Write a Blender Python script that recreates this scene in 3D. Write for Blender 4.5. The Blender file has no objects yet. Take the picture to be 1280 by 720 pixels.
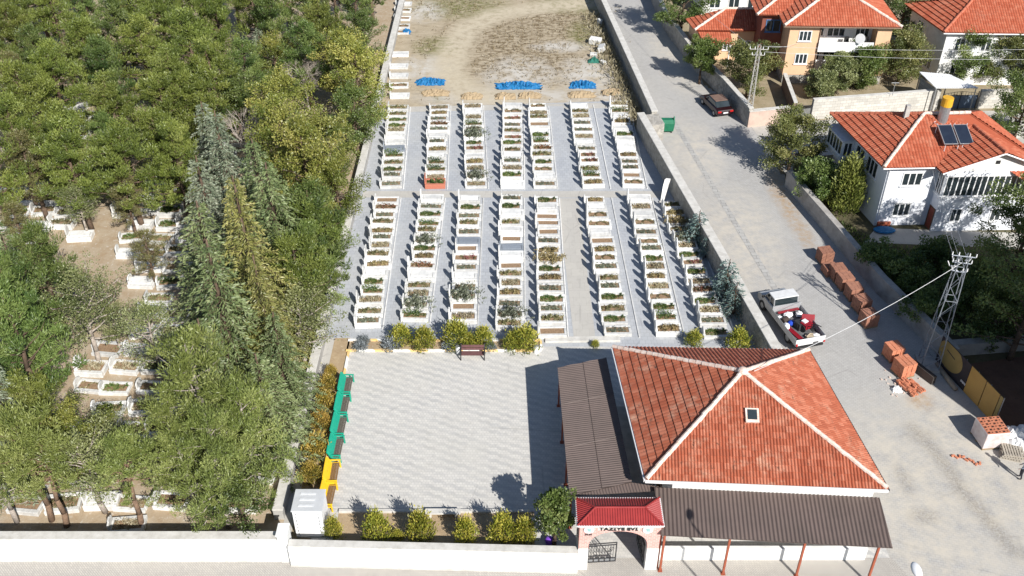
import bpy, bmesh, math, random
from mathutils import Vector, Matrix
R = math.radians
random.seed(7)
C = bpy.context.scene.collection
F, PT, H = 1240.0, R(36.8), 44.0
CP, SP = math.cos(PT), math.sin(PT)

def A(px, py, z=0.0):
    """world point at height z seen at photo pixel (px, py)"""
    u = (px - 640) / F; v = (py - 360) / F
    d = Vector((u, CP - v * SP, -SP - v * CP))
    t = (z - H) / d.z
    return Vector((d.x * t, d.y * t, z))

ORD = ("zeroth first second third fourth fifth sixth seventh eighth ninth tenth eleventh twelfth thirteenth fourteenth "
       "fifteenth sixteenth seventeenth eighteenth nineteenth twentieth").split()

# ------------------------------------------------------------------ materials
MATS = {}
def mixn(nt, fac, a, b, mode='MIX'):
    n = nt.nodes.new('ShaderNodeMix'); n.data_type = 'RGBA'; n.blend_type = mode
    for sock, val in ((n.inputs[0], fac), (n.inputs[6], a), (n.inputs[7], b)):
        if hasattr(val, 'is_output'): nt.links.new(val, sock)
        elif isinstance(val, (int, float)): sock.default_value = val
        else: sock.default_value = (val[0], val[1], val[2], 1)
    return n.outputs[2]
def ramp(nt, fac, p0, p1):
    n = nt.nodes.new('ShaderNodeMapRange'); n.inputs[1].default_value = p0; n.inputs[2].default_value = p1
    nt.links.new(fac, n.inputs[0]); return n.outputs[0]
def math_(nt, op, a, b=0.0):
    n = nt.nodes.new('ShaderNodeMath'); n.operation = op
    for s, v in ((n.inputs[0], a), (n.inputs[1], b)):
        if hasattr(v, 'is_output'): nt.links.new(v, s)
        else: s.default_value = v
    return n.outputs[0]
def noise(nt, scale, detail=4.0, rough=0.6, co=None, out=0):
    n = nt.nodes.new('ShaderNodeTexNoise'); n.inputs['Scale'].default_value = scale
    n.inputs['Detail'].default_value = detail; n.inputs['Roughness'].default_value = rough
    if co is not None: nt.links.new(co, n.inputs['Vector'])
    return n.outputs[out]
def coords(nt, kind='Object'):
    return nt.nodes.new('ShaderNodeTexCoord').outputs[kind]
def scaled(nt, co, s, rot=0.0):
    n = nt.nodes.new('ShaderNodeMapping'); n.inputs['Scale'].default_value = s
    n.inputs['Rotation'].default_value = (0, 0, rot); nt.links.new(co, n.inputs['Vector']); return n.outputs[0]
def attr(nt, name):
    n = nt.nodes.new('ShaderNodeAttribute'); n.attribute_name = name; return n.outputs['Fac']
def orand(nt):
    return nt.nodes.new('ShaderNodeObjectInfo').outputs['Random']
def newmat(name, rough=.85, spec=.3, metal=0.0):
    m = bpy.data.materials.new(name); m.use_nodes = True
    nt = m.node_tree; b = nt.nodes['Principled BSDF']
    b.inputs['Roughness'].default_value = rough; b.inputs['Metallic'].default_value = metal
    b.inputs['Specular IOR Level'].default_value = spec
    MATS[name] = m
    return m, nt, b
def bumpit(nt, b, h, strength=.4, dist=.02):
    n = nt.nodes.new('ShaderNodeBump'); n.inputs['Strength'].default_value = strength; n.inputs['Distance'].default_value = dist
    nt.links.new(h, n.inputs['Height']); nt.links.new(n.outputs[0], b.inputs['Normal'])
def M(name, c1, c2=None, scale=3.0, rough=.85, bump=0.0, rnd=0.0, spec=.3, metal=0.0, lo=.35, hi=.65, grime=0.0, gcol=(.12, .10, .08)):
    if name in MATS: return MATS[name]
    m, nt, b = newmat(name, rough, spec, metal)
    c2 = c2 or tuple(x * .8 for x in c1)
    co = coords(nt)
    n = noise(nt, scale, 6, .65, co)
    col = mixn(nt, ramp(nt, n, lo, hi), c1, c2)
    if grime:
        g = ramp(nt, noise(nt, scale * .45, 8, .75, co), .52, .75)
        col = mixn(nt, math_(nt, 'MULTIPLY', g, grime), col, gcol)
    if rnd:
        v = nt.nodes.new('ShaderNodeMapRange'); v.inputs[3].default_value = 1 - rnd; v.inputs[4].default_value = 1 + rnd * .5
        nt.links.new(orand(nt), v.inputs[0])
        h = nt.nodes.new('ShaderNodeHueSaturation'); nt.links.new(v.outputs[0], h.inputs['Value']); nt.links.new(col, h.inputs['Color'])
        col = h.outputs[0]
    nt.links.new(col, b.inputs['Base Color'])
    if bump: bumpit(nt, b, noise(nt, scale * 6, 5, .7, co), bump)
    return m
def leafmat(name, cols, rnd=.25, trans=.25):
    """cols: three leaf colours picked by the clump's own tint"""
    m = bpy.data.materials.new(name); m.use_nodes = True; MATS[name] = m
    nt = m.node_tree; nt.nodes.clear()
    out = nt.nodes.new('ShaderNodeOutputMaterial')
    t = attr(nt, 'tint')
    cr = nt.nodes.new('ShaderNodeValToRGB'); nt.links.new(t, cr.inputs[0])
    cr.color_ramp.elements[0].color = (*cols[0], 1); cr.color_ramp.elements[0].position = .1
    cr.color_ramp.elements[1].color = (*cols[2], 1); cr.color_ramp.elements[1].position = .9
    e = cr.color_ramp.elements.new(.5); e.color = (*cols[1], 1)
    h = nt.nodes.new('ShaderNodeHueSaturation'); nt.links.new(cr.outputs[0], h.inputs['Color'])
    v = nt.nodes.new('ShaderNodeMapRange'); v.inputs[3].default_value = 1 - rnd; v.inputs[4].default_value = 1 + rnd
    r = orand(nt); nt.links.new(r, v.inputs[0]); nt.links.new(v.outputs[0], h.inputs['Value'])
    hv = nt.nodes.new('ShaderNodeMapRange'); hv.inputs[3].default_value = .491; hv.inputs[4].default_value = .507
    w = math_(nt, 'FRACT', math_(nt, 'MULTIPLY', r, 7.31)); nt.links.new(w, hv.inputs[0]); nt.links.new(hv.outputs[0], h.inputs['Hue'])
    d = nt.nodes.new('ShaderNodeBsdfDiffuse'); tr = nt.nodes.new('ShaderNodeBsdfTranslucent'); mx = nt.nodes.new('ShaderNodeMixShader')
    gl = nt.nodes.new('ShaderNodeBsdfGlossy'); gl.inputs['Roughness'].default_value = .5; gl.inputs['Color'].default_value = (1, 1, 1, 1)
    mg = nt.nodes.new('ShaderNodeMixShader'); mg.inputs[0].default_value = .04
    nt.links.new(h.outputs[0], d.inputs[0]); nt.links.new(h.outputs[0], tr.inputs[0])
    mx.inputs[0].default_value = trans
    nt.links.new(d.outputs[0], mx.inputs[1]); nt.links.new(tr.outputs[0], mx.inputs[2])
    nt.links.new(mx.outputs[0], mg.inputs[1]); nt.links.new(gl.outputs[0], mg.inputs[2])
    nt.links.new(mg.outputs[0], out.inputs[0])
    return m
def tilemat(name, c_lo, c_mid, c_hi, soot=.5, dust=.0, bleach=0.35):
    m, nt, b = newmat(name, .8, .25)
    co = coords(nt)
    cr = nt.nodes.new('ShaderNodeValToRGB'); nt.links.new(attr(nt, 'rnd'), cr.inputs[0])
    e = cr.color_ramp.elements; e[0].color = (*c_lo, 1); e[1].color = (*c_hi, 1); e[0].position = .02; e[1].position = .98
    x = e.new(.5); x.color = (*c_mid, 1)
    col = cr.outputs[0]
    big = noise(nt, .28, 4, .6, co)
    bl = math_(nt, 'MULTIPLY', ramp(nt, noise(nt, 1.1, 7, .75, co), .50, .66), ramp(nt, big, .40, .62))
    col = mixn(nt, math_(nt, 'MULTIPLY', bl, bleach), col, (.56, .38, .27))
    st = math_(nt, 'MULTIPLY', ramp(nt, noise(nt, 2.6, 6, .8, scaled(nt, co, (1.6, .8, .8))), .56, .66), soot)
    st2 = math_(nt, 'MULTIPLY', st, ramp(nt, attr(nt, 'rnd'), .15, .5))
    col = mixn(nt, st2, col, (.07, .05, .038))
    nt.links.new(col, b.inputs['Base Color'])
    bumpit(nt, b, noise(nt, 40, 4, .7, co), .25)
    return m

marble = M('white_marble', (.74, .73, .70), (.52, .52, .51), 2.2, .5, .15, .22, .4, lo=.4, hi=.75, grime=.45, gcol=(.28, .25, .21))
marble_old = M('old_marble', (.62, .60, .56), (.42, .40, .37), 2.2, .7, .2, .2, grime=.5)
granite = M('grey_granite', (.16, .18, .21), (.30, .33, .37), 30, .35, 0, .1, .5)
redstone = M('red_granite', (.42, .13, .08), (.50, .2, .13), 25, .5)
soil = M('grave_soil', (.34, .23, .14), (.20, .13, .08), 8, .95, .6)
bark = M('bark', (.16, .11, .075), (.08, .055, .04), 6, .95, .6, .2)
barkpale = M('pale_bark', (.42, .37, .32), (.25, .21, .18), 6, .95, .4, .1)
whitewall = M('white_render', (.80, .80, .78), (.66, .655, .63), 1.2, .8, .1, grime=.25, gcol=(.3, .27, .23))
concrete = M('concrete', (.48, .46, .43), (.34, .33, .31), 1.6, .9, .3, grime=.35)
coping = M('pale_coping', (.62, .60, .56), (.48, .46, .42), 2.0, .9, .3, grime=.3)
metalgrey = M('galvanised_steel', (.42, .43, .44), (.30, .31, .32), 6, .45, 0, 0, .5, .6)
dark = M('dark_rubber', (.018, .018, .02), (.03, .03, .03), 5, .7)
blackiron = M('black_iron', (.03, .03, .035), (.05, .05, .05), 5, .5)
glass = M('window_glass', (.02, .03, .035), (.035, .045, .05), 1.0, .06, 0, 0, .8)
whitepaint = M('white_paint', (.80, .80, .80), (.74, .74, .74), 3, .4, 0, 0, .5)
rustred = M('rust_red_paint', (.36, .10, .05), (.27, .07, .04), 5, .6)
brownsheet = M('brown_sheet', (.14, .105, .093), (.115, .088, .078), .7, .6, 0, 0, .35, grime=.15)
redsheet = M('red_sheet', (.30, .034, .032), (.25, .027, .027), 2, .4, 0, 0, .45)
woodbrown = M('brown_wood', (.16, .09, .055), (.10, .055, .035), 7, .7)
mortar = M('pale_ridge_mortar', (.74, .66, .60), (.60, .42, .33), 5, .9, .3, grime=.25)
tile_main = tilemat('clay_tiles_worn', (.31, .085, .045), (.37, .105, .055), (.44, .155, .092), .9, bleach=.55)
tile_house = tilemat('clay_tiles', (.35, .085, .042), (.41, .11, .058), (.46, .145, .08), .4, bleach=.25)
tile_plum = tilemat('clay_tiles_plum', (.36, .10, .06), (.42, .13, .075), (.50, .18, .11), .3, bleach=.15)

def stonewall(name, c1, c2, mort, scale, sq=False):
    m, nt, b = newmat(name, .92, .2)
    co = coords(nt, 'Object')
    if sq:
        n = nt.nodes.new('ShaderNodeTexBrick'); n.offset = .5
        cx = nt.nodes.new('ShaderNodeSeparateXYZ'); nt.links.new(co, cx.inputs[0])
        cb = nt.nodes.new('ShaderNodeCombineXYZ')
        nt.links.new(math_(nt, 'ADD', cx.outputs[0], cx.outputs[1]), cb.inputs[0]); nt.links.new(cx.outputs[2], cb.inputs[1])
        nt.links.new(cb.outputs[0], n.inputs['Vector'])
        n.inputs['Scale'].default_value = scale; n.inputs['Mortar Size'].default_value = .016
        n.inputs['Brick Width'].default_value = .62; n.inputs['Row Height'].default_value = .3
        n.inputs['Color1'].default_value = (*c1, 1); n.inputs['Color2'].default_value = (*c2, 1); n.inputs['Mortar'].default_value = (*mort, 1)
        col = n.outputs[0]; fac = n.outputs[1]
        bumpit(nt, b, fac, -.5, .02)
    else:
        n = nt.nodes.new('ShaderNodeTexVoronoi'); n.feature = 'F1'; n.inputs['Scale'].default_value = scale; nt.links.new(co, n.inputs['Vector'])
        e = nt.nodes.new('ShaderNodeTexVoronoi'); e.feature = 'DISTANCE_TO_EDGE'; e.inputs['Scale'].default_value = scale; nt.links.new(co, e.inputs['Vector'])
        s = nt.nodes.new('ShaderNodeSeparateColor'); nt.links.new(n.outputs['Color'], s.inputs[0])
        col = mixn(nt, s.outputs[0], c1, c2)
        col = mixn(nt, ramp(nt, e.outputs[0], .02, .07), mort, col)
        bumpit(nt, b, ramp(nt, e.outputs[0], 0, .12), .7, .04)
    g = ramp(nt, noise(nt, .9, 7, .7, co), .5, .75)
    col = mixn(nt, math_(nt, 'MULTIPLY', g, .3), col, tuple(x * .55 for x in c2))
    nt.links.new(col, b.inputs['Base Color'])
    return m
rubble = stonewall('rubble_stone', (.46, .43, .38), (.28, .26, .23), (.40, .38, .35), 3.4)
whiteblock = stonewall('white_block', (.74, .735, .72), (.67, .66, .645), (.44, .43, .41), 1.0, True)
paleblock = stonewall('pale_block', (.60, .57, .51), (.44, .42, .38), (.33, .31, .28), 1.0, True)
pinkbrick = stonewall('pink_brick', (.60, .30, .26), (.66, .38, .33), (.78, .70, .66), 2.6, True)

# ------------------------------------------------------------------ mesh helper
WORLD = {}
class MB:
    def __init__(s): s.v = []; s.f = []; s.t = []
    def add(s, vs, fs, t=None):
        o = len(s.v); s.v.extend(Vector(x) for x in vs)
        for f in fs: s.f.append([i + o for i in f]); s.t.append(t)
        return s
    def box(s, c, d, rz=0.0, m=None):
        x, y, z = d[0] / 2, d[1] / 2, d[2] / 2
        vs = [Vector((i * x, j * y, k * z)) for k in (-1, 1) for j in (-1, 1) for i in (-1, 1)]
        if m is not None: vs = [m @ q for q in vs]
        if rz:
            r = Matrix.Rotation(rz, 3, 'Z'); vs = [r @ q for q in vs]
        c = Vector(c)
        return s.add([q + c for q in vs], [(0, 2, 3, 1), (4, 5, 7, 6), (0, 1, 5, 4), (2, 6, 7, 3), (0, 4, 6, 2), (1, 3, 7, 5)])
    def bb(s, x0, x1, y0, y1, z0, z1):
        return s.box(((x0 + x1) / 2, (y0 + y1) / 2, (z0 + z1) / 2), (x1 - x0, y1 - y0, z1 - z0))
    def extr(s, poly, vec):
        n = len(poly); vec = Vector(vec); p = [Vector(q) for q in poly]
        nrm = Vector((0, 0, 0))
        for i in range(n): nrm += p[i].cross(p[(i + 1) % n])
        if nrm.dot(vec) > 0: p.reverse()
        vs = p + [q + vec for q in p]
        fs = [tuple(range(n)), tuple(range(2 * n - 1, n - 1, -1))]
        for i in range(n):
            j = (i + 1) % n; fs.append((j, i, i + n, j + n))
        return s.add(vs, fs)
    def tube(s, p0, p1, r0, r1=None, n=8, cap=True):
        p0, p1 = Vector(p0), Vector(p1); r1 = r0 if r1 is None else r1
        d = p1 - p0
        if d.length < 1e-6: return s
        q = d.to_track_quat('Z', 'Y').to_matrix()
        a = [Vector((math.cos(2 * math.pi * i / n), math.sin(2 * math.pi * i / n), 0)) for i in range(n)]
        vs = [p0 + q @ (k * r0) for k in a] + [p1 + q @ (k * r1) for k in a]
        fs = [(i, (i + 1) % n, (i + 1) % n + n, i + n) for i in range(n)]
        if cap: fs += [tuple(range(n - 1, -1, -1)), tuple(range(n, 2 * n))]
        return s.add(vs, fs)
    def path(s, pts, r, n=6):
        for i in range(len(pts) - 1):
            ra = r[i] if isinstance(r, (list, tuple)) else r; rb = r[i + 1] if isinstance(r, (list, tuple)) else r
            s.tube(pts[i], pts[i + 1], ra, rb, n)
        return s
    def ball(s, c, r, n=10, m=7):
        c = Vector(c); r = Vector(r) if not isinstance(r, (int, float)) else Vector((r, r, r))
        vs = [c + Vector((0, 0, -r.z))]
        for j in range(1, m):
            th = math.pi * j / m - math.pi / 2
            for i in range(n):
                a = 2 * math.pi * i / n
                vs.append(c + Vector((r.x * math.cos(th) * math.cos(a), r.y * math.cos(th) * math.sin(a), r.z * math.sin(th))))
        vs.append(c + Vector((0, 0, r.z)))
        fs = [(0, 1 + (i + 1) % n, 1 + i) for i in range(n)]
        for j in range(m - 2):
            for i in range(n):
                a = 1 + j * n + i; b = 1 + j * n + (i + 1) % n
                fs.append((a, b, b + n, a + n))
        k = 1 + (m - 2) * n; e = len(vs) - 1
        fs += [(k + i, k + (i + 1) % n, e) for i in range(n)]
        return s.add(vs, fs)
    def leaf(s, c, d, w, l, t):
        d = d.normalized(); sd = d.cross(Vector((random.gauss(0, 1), random.gauss(0, 1), random.gauss(0, 1))))
        if sd.length < 1e-4: sd = Vector((1, 0, 0))
        sd = sd.normalized() * (w / 2)
        a = c - d * (l * .5); b = c + d * (l * .5)
        o = len(s.v); s.v += [a, c + sd, b, c - sd]
        s.f.append([o, o + 1, o + 2, o + 3]); s.t.append(t)
    def build(s, name, mat, parent=None, local=False, smooth=False, origin=None, bevel=0.0):
        me = bpy.data.meshes.new(name)
        if parent is not None:
            off = Vector((0, 0, 0)) if local else WORLD[parent.name_full]
            loc = Vector((0, 0, 0))
        else:
            if origin is None:
                xs = [q.x for q in s.v]; ys = [q.y for q in s.v]; zs = [q.z for q in s.v]
                origin = Vector(((min(xs) + max(xs)) / 2, (min(ys) + max(ys)) / 2, min(zs)))
            off = Vector(origin); loc = off
        me.from_pydata([tuple(q - off) for q in s.v], [], s.f)
        if any(t is not None for t in s.t):
            at = me.attributes.new('tint', 'FLOAT', 'FACE')
            at.data.foreach_set('value', [0.0 if t is None else t for t in s.t])
        me.materials.append(mat)
        if smooth: me.polygons.foreach_set('use_smooth', [True] * len(me.polygons))
        me.update()
        o = bpy.data.objects.new(name, me); C.objects.link(o); o.location = loc
        if parent is not None:
            o.parent = parent; WORLD[o.name_full] = WORLD[parent.name_full]
        else: WORLD[o.name_full] = loc
        if bevel:
            b = o.modifiers.new('edge', 'BEVEL'); b.width = bevel; b.segments = 1; b.limit_method = 'ANGLE'
        return o
def tag(o, label=None, cat=None, group=None, kind=None):
    if label: o['label'] = label
    if cat: o['category'] = cat
    if group: o['group'] = group
    if kind: o['kind'] = kind
    return o
def thing(name, label, cat, loc=(0, 0, 0), rz=0.0, group=None):
    o = bpy.data.objects.new(name, None); C.objects.link(o); o.empty_display_size = .3
    o.location = loc; o.rotation_euler = (0, 0, rz); WORLD[o.name_full] = Vector(loc)
    return tag(o, label, cat, group)
def copy_tree(o, parent=None):
    c = o.copy(); C.objects.link(c)
    if parent is not None: c.parent = parent
    for ch in list(o.children): copy_tree(ch, c)
    return c
def place(proto, used, loc, rz=0.0, sc=1.0, label=None, cat=None, group=None):
    """the first placement moves the built thing itself, later ones copy it with its parts"""
    o = proto if proto.name not in used else copy_tree(proto)
    used.add(proto.name)
    o.location = loc; o.rotation_euler = (0, 0, rz)
    o.scale = (sc, sc, sc) if isinstance(sc, (int, float)) else sc
    return tag(o, label, cat, group)
def struct(o): o['kind'] = 'structure'; return o
def sheet(name, poly, z, mat, sub=0):
    poly = [Vector((p.x, p.y, 0)) for p in poly]
    b = MB(); b.add([(p.x, p.y, z) for p in poly], [tuple(range(len(poly)))])
    # keep normals up
    n = Vector((0, 0, 0))
    for i in range(len(poly)): n += poly[i].cross(poly[(i + 1) % len(poly)])
    if n.z < 0: b.f[0].reverse()
    return struct(b.build(name, mat, origin=(0, 0, 0)))
def distseg(p, a, b):
    ab = b - a; t = max(0, min(1, (p - a).dot(ab) / max(ab.length_squared, 1e-9)))
    return (p - (a + ab * t)).length
def dense_sheet(name, x0, x1, y0, y1, st, z, mat, masks, clip=None):
    """flat grid whose points carry named masks (wear and dirt with a shape of their own)"""
    nx = int((x1 - x0) / st) + 1; ny = int((y1 - y0) / st) + 1
    vs = [(x0 + i * st, y0 + j * st, z) for j in range(ny) for i in range(nx)]
    fs = []
    for j in range(ny - 1):
        for i in range(nx - 1):
            if clip is None or clip(x0 + (i + .5) * st, y0 + (j + .5) * st):
                fs.append((j * nx + i, j * nx + i + 1, (j + 1) * nx + i + 1, (j + 1) * nx + i))
    me = bpy.data.meshes.new(name); me.from_pydata(vs, [], fs)
    for k, fn in masks.items():
        a = me.attributes.new(k, 'FLOAT', 'POINT'); a.data.foreach_set('value', [fn(Vector((q[0], q[1]))) for q in vs])
    me.materials.append(mat); o = bpy.data.objects.new(name, me); C.objects.link(o)
    return struct(o)
def inpoly(x, y, poly):
    c = False; n = len(poly); j = n - 1
    for i in range(n):
        a, b = poly[i], poly[j]
        if (a.y > y) != (b.y > y) and x < (b.x - a.x) * (y - a.y) / (b.y - a.y) + a.x: c = not c
        j = i
    return c
def surf(name, poly, mat, parent, course=.38, wave=.25, amp=.03, step=.045, per=4, along_v=True, local=True, thick=.1, lift=0.0):
    """profiled roof covering on a planar polygon whose first edge is the eave (tiles in courses, or corrugated sheet when step is 0)"""
    off = Vector((0, 0, 0)) if local else WORLD[parent.name_full]
    P = [Vector(p) - off for p in poly]
    n = Vector((0, 0, 0))
    for i in range(len(P)): n += (P[i] - P[0]).cross(P[(i + 1) % len(P)] - P[0])
    n.normalize()
    if n.z < 0: n = -n
    u = (P[1] - P[0]); u = (u - n * u.dot(n)).normalized(); v = n.cross(u)
    if v.z < 0: u = -u; v = -v
    o = P[0]
    q = [((p - o).dot(u), (p - o).dot(v)) for p in P]
    a0, a1 = min(k[0] for k in q), max(k[0] for k in q); b0, b1 = min(k[1] for k in q), max(k[1] for k in q)
    du = wave / per; na = int((a1 - a0) / du) + 2
    rows = []
    nb = int((b1 - b0) / course) + 1
    for k in range(nb):
        if step: rows += [(b0 + k * course, step, k), (b0 + (k + 1) * course, 0.0, k)]
        else: rows += [(b0 + k * course, 0.0, k)]
    if not step: rows.append((b1 + .01, 0, nb))
    bm = bmesh.new(); lay = bm.faces.layers.float.new('rnd'); grid = []
    for (b, h, k) in rows:
        r = []
        for i in range(na):
            a = a0 + i * du; ph = (a / wave) % 1.0
            w = amp * (math.sin(2 * math.pi * ph) if not step else (abs(math.sin(math.pi * ph)) * 2 - 1))
            r.append(bm.verts.new(o + u * a + v * b + n * (h + w + amp + lift)))
        grid.append(r)
    rng = random.Random(hash(name) % 999 + int(abs(o.x * 100)))
    cells = {}
    for j in range(len(rows) - 1):
        for i in range(na - 1):
            f = bm.faces.new((grid[j][i], grid[j][i + 1], grid[j + 1][i + 1], grid[j + 1][i]))
            key = (int((a0 + i * du + 1000) / max(wave, .24)), rows[j][2])
            if key not in cells: cells[key] = rng.random()
            f[lay] = cells[key]
    for i in range(len(P)):
        p0, p1 = P[i], P[(i + 1) % len(P)]
        pn = (p1 - p0).cross(n)
        cen = sum(P, Vector((0, 0, 0))) / len(P)
        if pn.dot(cen - p0) > 0: pn = -pn
        g = bm.verts[:] + bm.edges[:] + bm.faces[:]
        bmesh.ops.bisect_plane(bm, geom=g, plane_co=p0, plane_no=pn, clear_outer=True)
    # underside board
    if thick:
        lo = [bm.verts.new(p - n * thick) for p in P]; hi = [bm.verts.new(p + n * (lift - .004)) for p in P]
        bm.faces.new(lo)
        for i in range(len(P)):
            j = (i + 1) % len(P); bm.faces.new((lo[i], lo[j], hi[j], hi[i]))
    bm.normal_update()
    me = bpy.data.meshes.new(name); bm.to_mesh(me); bm.free(); me.materials.append(mat)
    ob = bpy.data.objects.new(name, me); C.objects.link(ob); ob.parent = parent; WORLD[ob.name_full] = WORLD[parent.name_full]
    return ob
def ridge(name, p0, p1, parent, r=.13, mat=None, local=True, up=.06):
    p0, p1 = Vector(p0), Vector(p1); L = (p1 - p0).length; n = max(1, int(L / .42)); b = MB(); d = (p1 - p0) / n
    for i in range(n):
        j = Vector((random.uniform(-.015, .015), random.uniform(-.015, .015), up + random.uniform(-.01, .015)))
        b.tube(p0 + d * i + j, p0 + d * (i + 1.06) + j, r * 1.08, r * .9, 8)
    return b.build(name, mat or mortar, parent, local=local)
# ------------------------------------------------------------------ camera, sun, sky
cam = bpy.data.cameras.new('camera'); cam.sensor_width = 36; cam.lens = 36 * F / 1280; cam.clip_end = 2000
co_ = bpy.data.objects.new('camera', cam); C.objects.link(co_); co_.location = (0, 0, H); co_.rotation_euler = (R(90) - PT, 0, 0)
bpy.context.scene.camera = co_
AZ, EL = R(30), R(37.2)
sd = Vector((-math.sin(AZ) * math.cos(EL), math.cos(AZ) * math.cos(EL), -math.sin(EL)))
su = bpy.data.lights.new('sun', 'SUN'); su.energy = 5.0; su.angle = R(.5); su.color = (1, .968, .915)
so = bpy.data.objects.new('sun', su); C.objects.link(so); so.rotation_euler = sd.to_track_quat('-Z', 'Y').to_euler(); so.location = (30, -20, 60)
w = bpy.data.worlds.new('World'); bpy.context.scene.world = w; w.use_nodes = True
sk = w.node_tree.nodes.new('ShaderNodeTexSky'); sk.sky_type = 'NISHITA'; sk.sun_disc = False
sk.sun_elevation = EL; sk.sun_rotation = math.pi - AZ; sk.altitude = 1100
bg = w.node_tree.nodes['Background']; bg.inputs[1].default_value = .078
w.node_tree.links.new(sk.outputs[0], bg.inputs[0])
vs_ = bpy.context.scene.view_settings; vs_.view_transform = 'Standard'; vs_.look = 'None'; vs_.exposure = .46; vs_.gamma = 1
bpy.context.scene.cycles.max_bounces = 6

# ------------------------------------------------------------------ ground materials
def earthmat(name, c1, c2, c3, s=1.2):
    m, nt, b = newmat(name, .95, .1); co = coords(nt)
    col = mixn(nt, ramp(nt, noise(nt, s, 8, .7, co), .35, .65), c1, c2)
    col = mixn(nt, ramp(nt, noise(nt, s * 3.1, 8, .75, co), .56, .70), col, c3)
    nt.links.new(col, b.inputs['Base Color']); bumpit(nt, b, noise(nt, s * 8, 6, .7, co), .5, .05)
    return m
m_earth = earthmat('dry_earth', (.34, .28, .19), (.26, .20, .13), (.16, .13, .08), .5)
m_forest = earthmat('forest_floor', (.42, .35, .26), (.34, .25, .16), (.60, .57, .51), .9)
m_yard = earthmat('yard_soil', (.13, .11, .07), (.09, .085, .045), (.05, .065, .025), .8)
m_site = earthmat('red_soil', (.17, .10, .07), (.12, .07, .05), (.09, .07, .055), .7)

def pavermat(name, c1, c2, mort, bw=.2, rh=.1, rot=0.0, wave=.0, wcol=(.3, .3, .3), patch=.3, pcol=(.3, .28, .26), masks=()):
    m, nt, b = newmat(name, .9, .2); co = coords(nt)
    n = nt.nodes.new('ShaderNodeTexBrick'); nt.links.new(scaled(nt, co, (1, 1, 1), rot), n.inputs['Vector'])
    n.inputs['Scale'].default_value = 1; n.inputs['Brick Width'].default_value = bw; n.inputs['Row Height'].default_value = rh
    n.inputs['Mortar Size'].default_value = .012; n.inputs['Mortar Smooth'].default_value = .3
    n.inputs['Color1'].default_value = (*c1, 1); n.inputs['Color2'].default_value = (*c2, 1); n.inputs['Mortar'].default_value = (*mort, 1)
    col = n.outputs[0]
    if wave:
        # zig-zag bands laid in a darker paver
        s = nt.nodes.new('ShaderNodeSeparateXYZ'); nt.links.new(co, s.inputs[0])
        zx = math_(nt, 'PINGPONG', math_(nt, 'ADD', s.outputs[0], 200.0), .32)
        ph = math_(nt, 'ADD', math_(nt, 'MULTIPLY', zx, .4), math_(nt, 'ADD', math_(nt, 'MULTIPLY', s.outputs[0], .42), s.outputs[1]))
        tri = math_(nt, 'PINGPONG', math_(nt, 'ADD', ph, 300.0), .30)
        f = math_(nt, 'MULTIPLY', ramp(nt, tri, .11, .19), ramp(nt, noise(nt, .7, 5, .7, co), .30, .62))
        col = mixn(nt, math_(nt, 'MULTIPLY', f, wave), col, wcol)
    col = mixn(nt, math_(nt, 'MULTIPLY', ramp(nt, noise(nt, .16, 7, .7, co), .45, .7), patch), col, pcol)
    col = mixn(nt, math_(nt, 'MULTIPLY', ramp(nt, noise(nt, 2.2, 6, .7, co), .52, .75), .38), col, tuple(x * .62 for x in pcol))
    cr_ = nt.nodes.new('ShaderNodeTexVoronoi'); cr_.feature = 'DISTANCE_TO_EDGE'; cr_.inputs['Scale'].default_value = .22
    wv = nt.nodes.new('ShaderNodeMix'); wv.data_type = 'VECTOR'; wv.inputs[0].default_value = .12; nt.links.new(co, wv.inputs[4]); nt.links.new(noise(nt, .8, 5, .6, co, 1), wv.inputs[5]); nt.links.new(wv.outputs[1], cr_.inputs['Vector'])
    ck = math_(nt, 'MULTIPLY', ramp(nt, cr_.outputs[0], .012, .0), ramp(nt, noise(nt, .35, 3, .5, co), .48, .6))
    col = mixn(nt, math_(nt, 'MULTIPLY', ck, .35), col, tuple(x * .45 for x in c2))
    for (k, c, amt, sc_) in masks:
        f = math_(nt, 'MULTIPLY', attr(nt, k), ramp(nt, noise(nt, sc_, 7, .75, co), .35, .6))
        col = mixn(nt, math_(nt, 'MULTIPLY', f, amt), col, c)
    nt.links.new(col, b.inputs['Base Color']); bumpit(nt, b, n.outputs[1], -.25, .01)
    return m
m_plaza = pavermat('plaza_pavers', (.60, .58, .54), (.54, .52, .49), (.42, .41, .39), .2, .2, 0, .6, (.36, .36, .36), .45, (.50, .48, .43))
m_path = pavermat('cemetery_pavers', (.41, .425, .445), (.36, .375, .40), (.27, .28, .29), .4, .4, .0, 0, (0, 0, 0), .55, (.46, .455, .44))
m_walk = pavermat('walk_concrete', (.47, .45, .41), (.44, .42, .385), (.38, .36, .33), .9, .9, 0, 0, (0, 0, 0), .5, (.40, .38, .34))
m_front = pavermat('pavement_pavers', (.46, .43, .385), (.40, .375, .34), (.28, .265, .25), .2, .1, .78, .0, (0, 0, 0), .35, (.48, .44, .38))
m_road = pavermat('road_pavers', (.42, .41, .395), (.37, .36, .345), (.28, .27, .26), .24, .16, .25, 0, (0, 0, 0), .5, (.46, .445, .415),
                  masks=(('dust', (.54, .49, .41), .8, .9), ('dirt', (.36, .25, .15), .9, 2.0), ('stain', (.16, .14, .115), .68, 7.0)))
m_gutter = pavermat('gutter_concrete', (.43, .42, .40), (.36, .35, .335), (.06, .06, .055), .7, .45, 0, 0, (0, 0, 0), .4, (.44, .42, .38))

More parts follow.
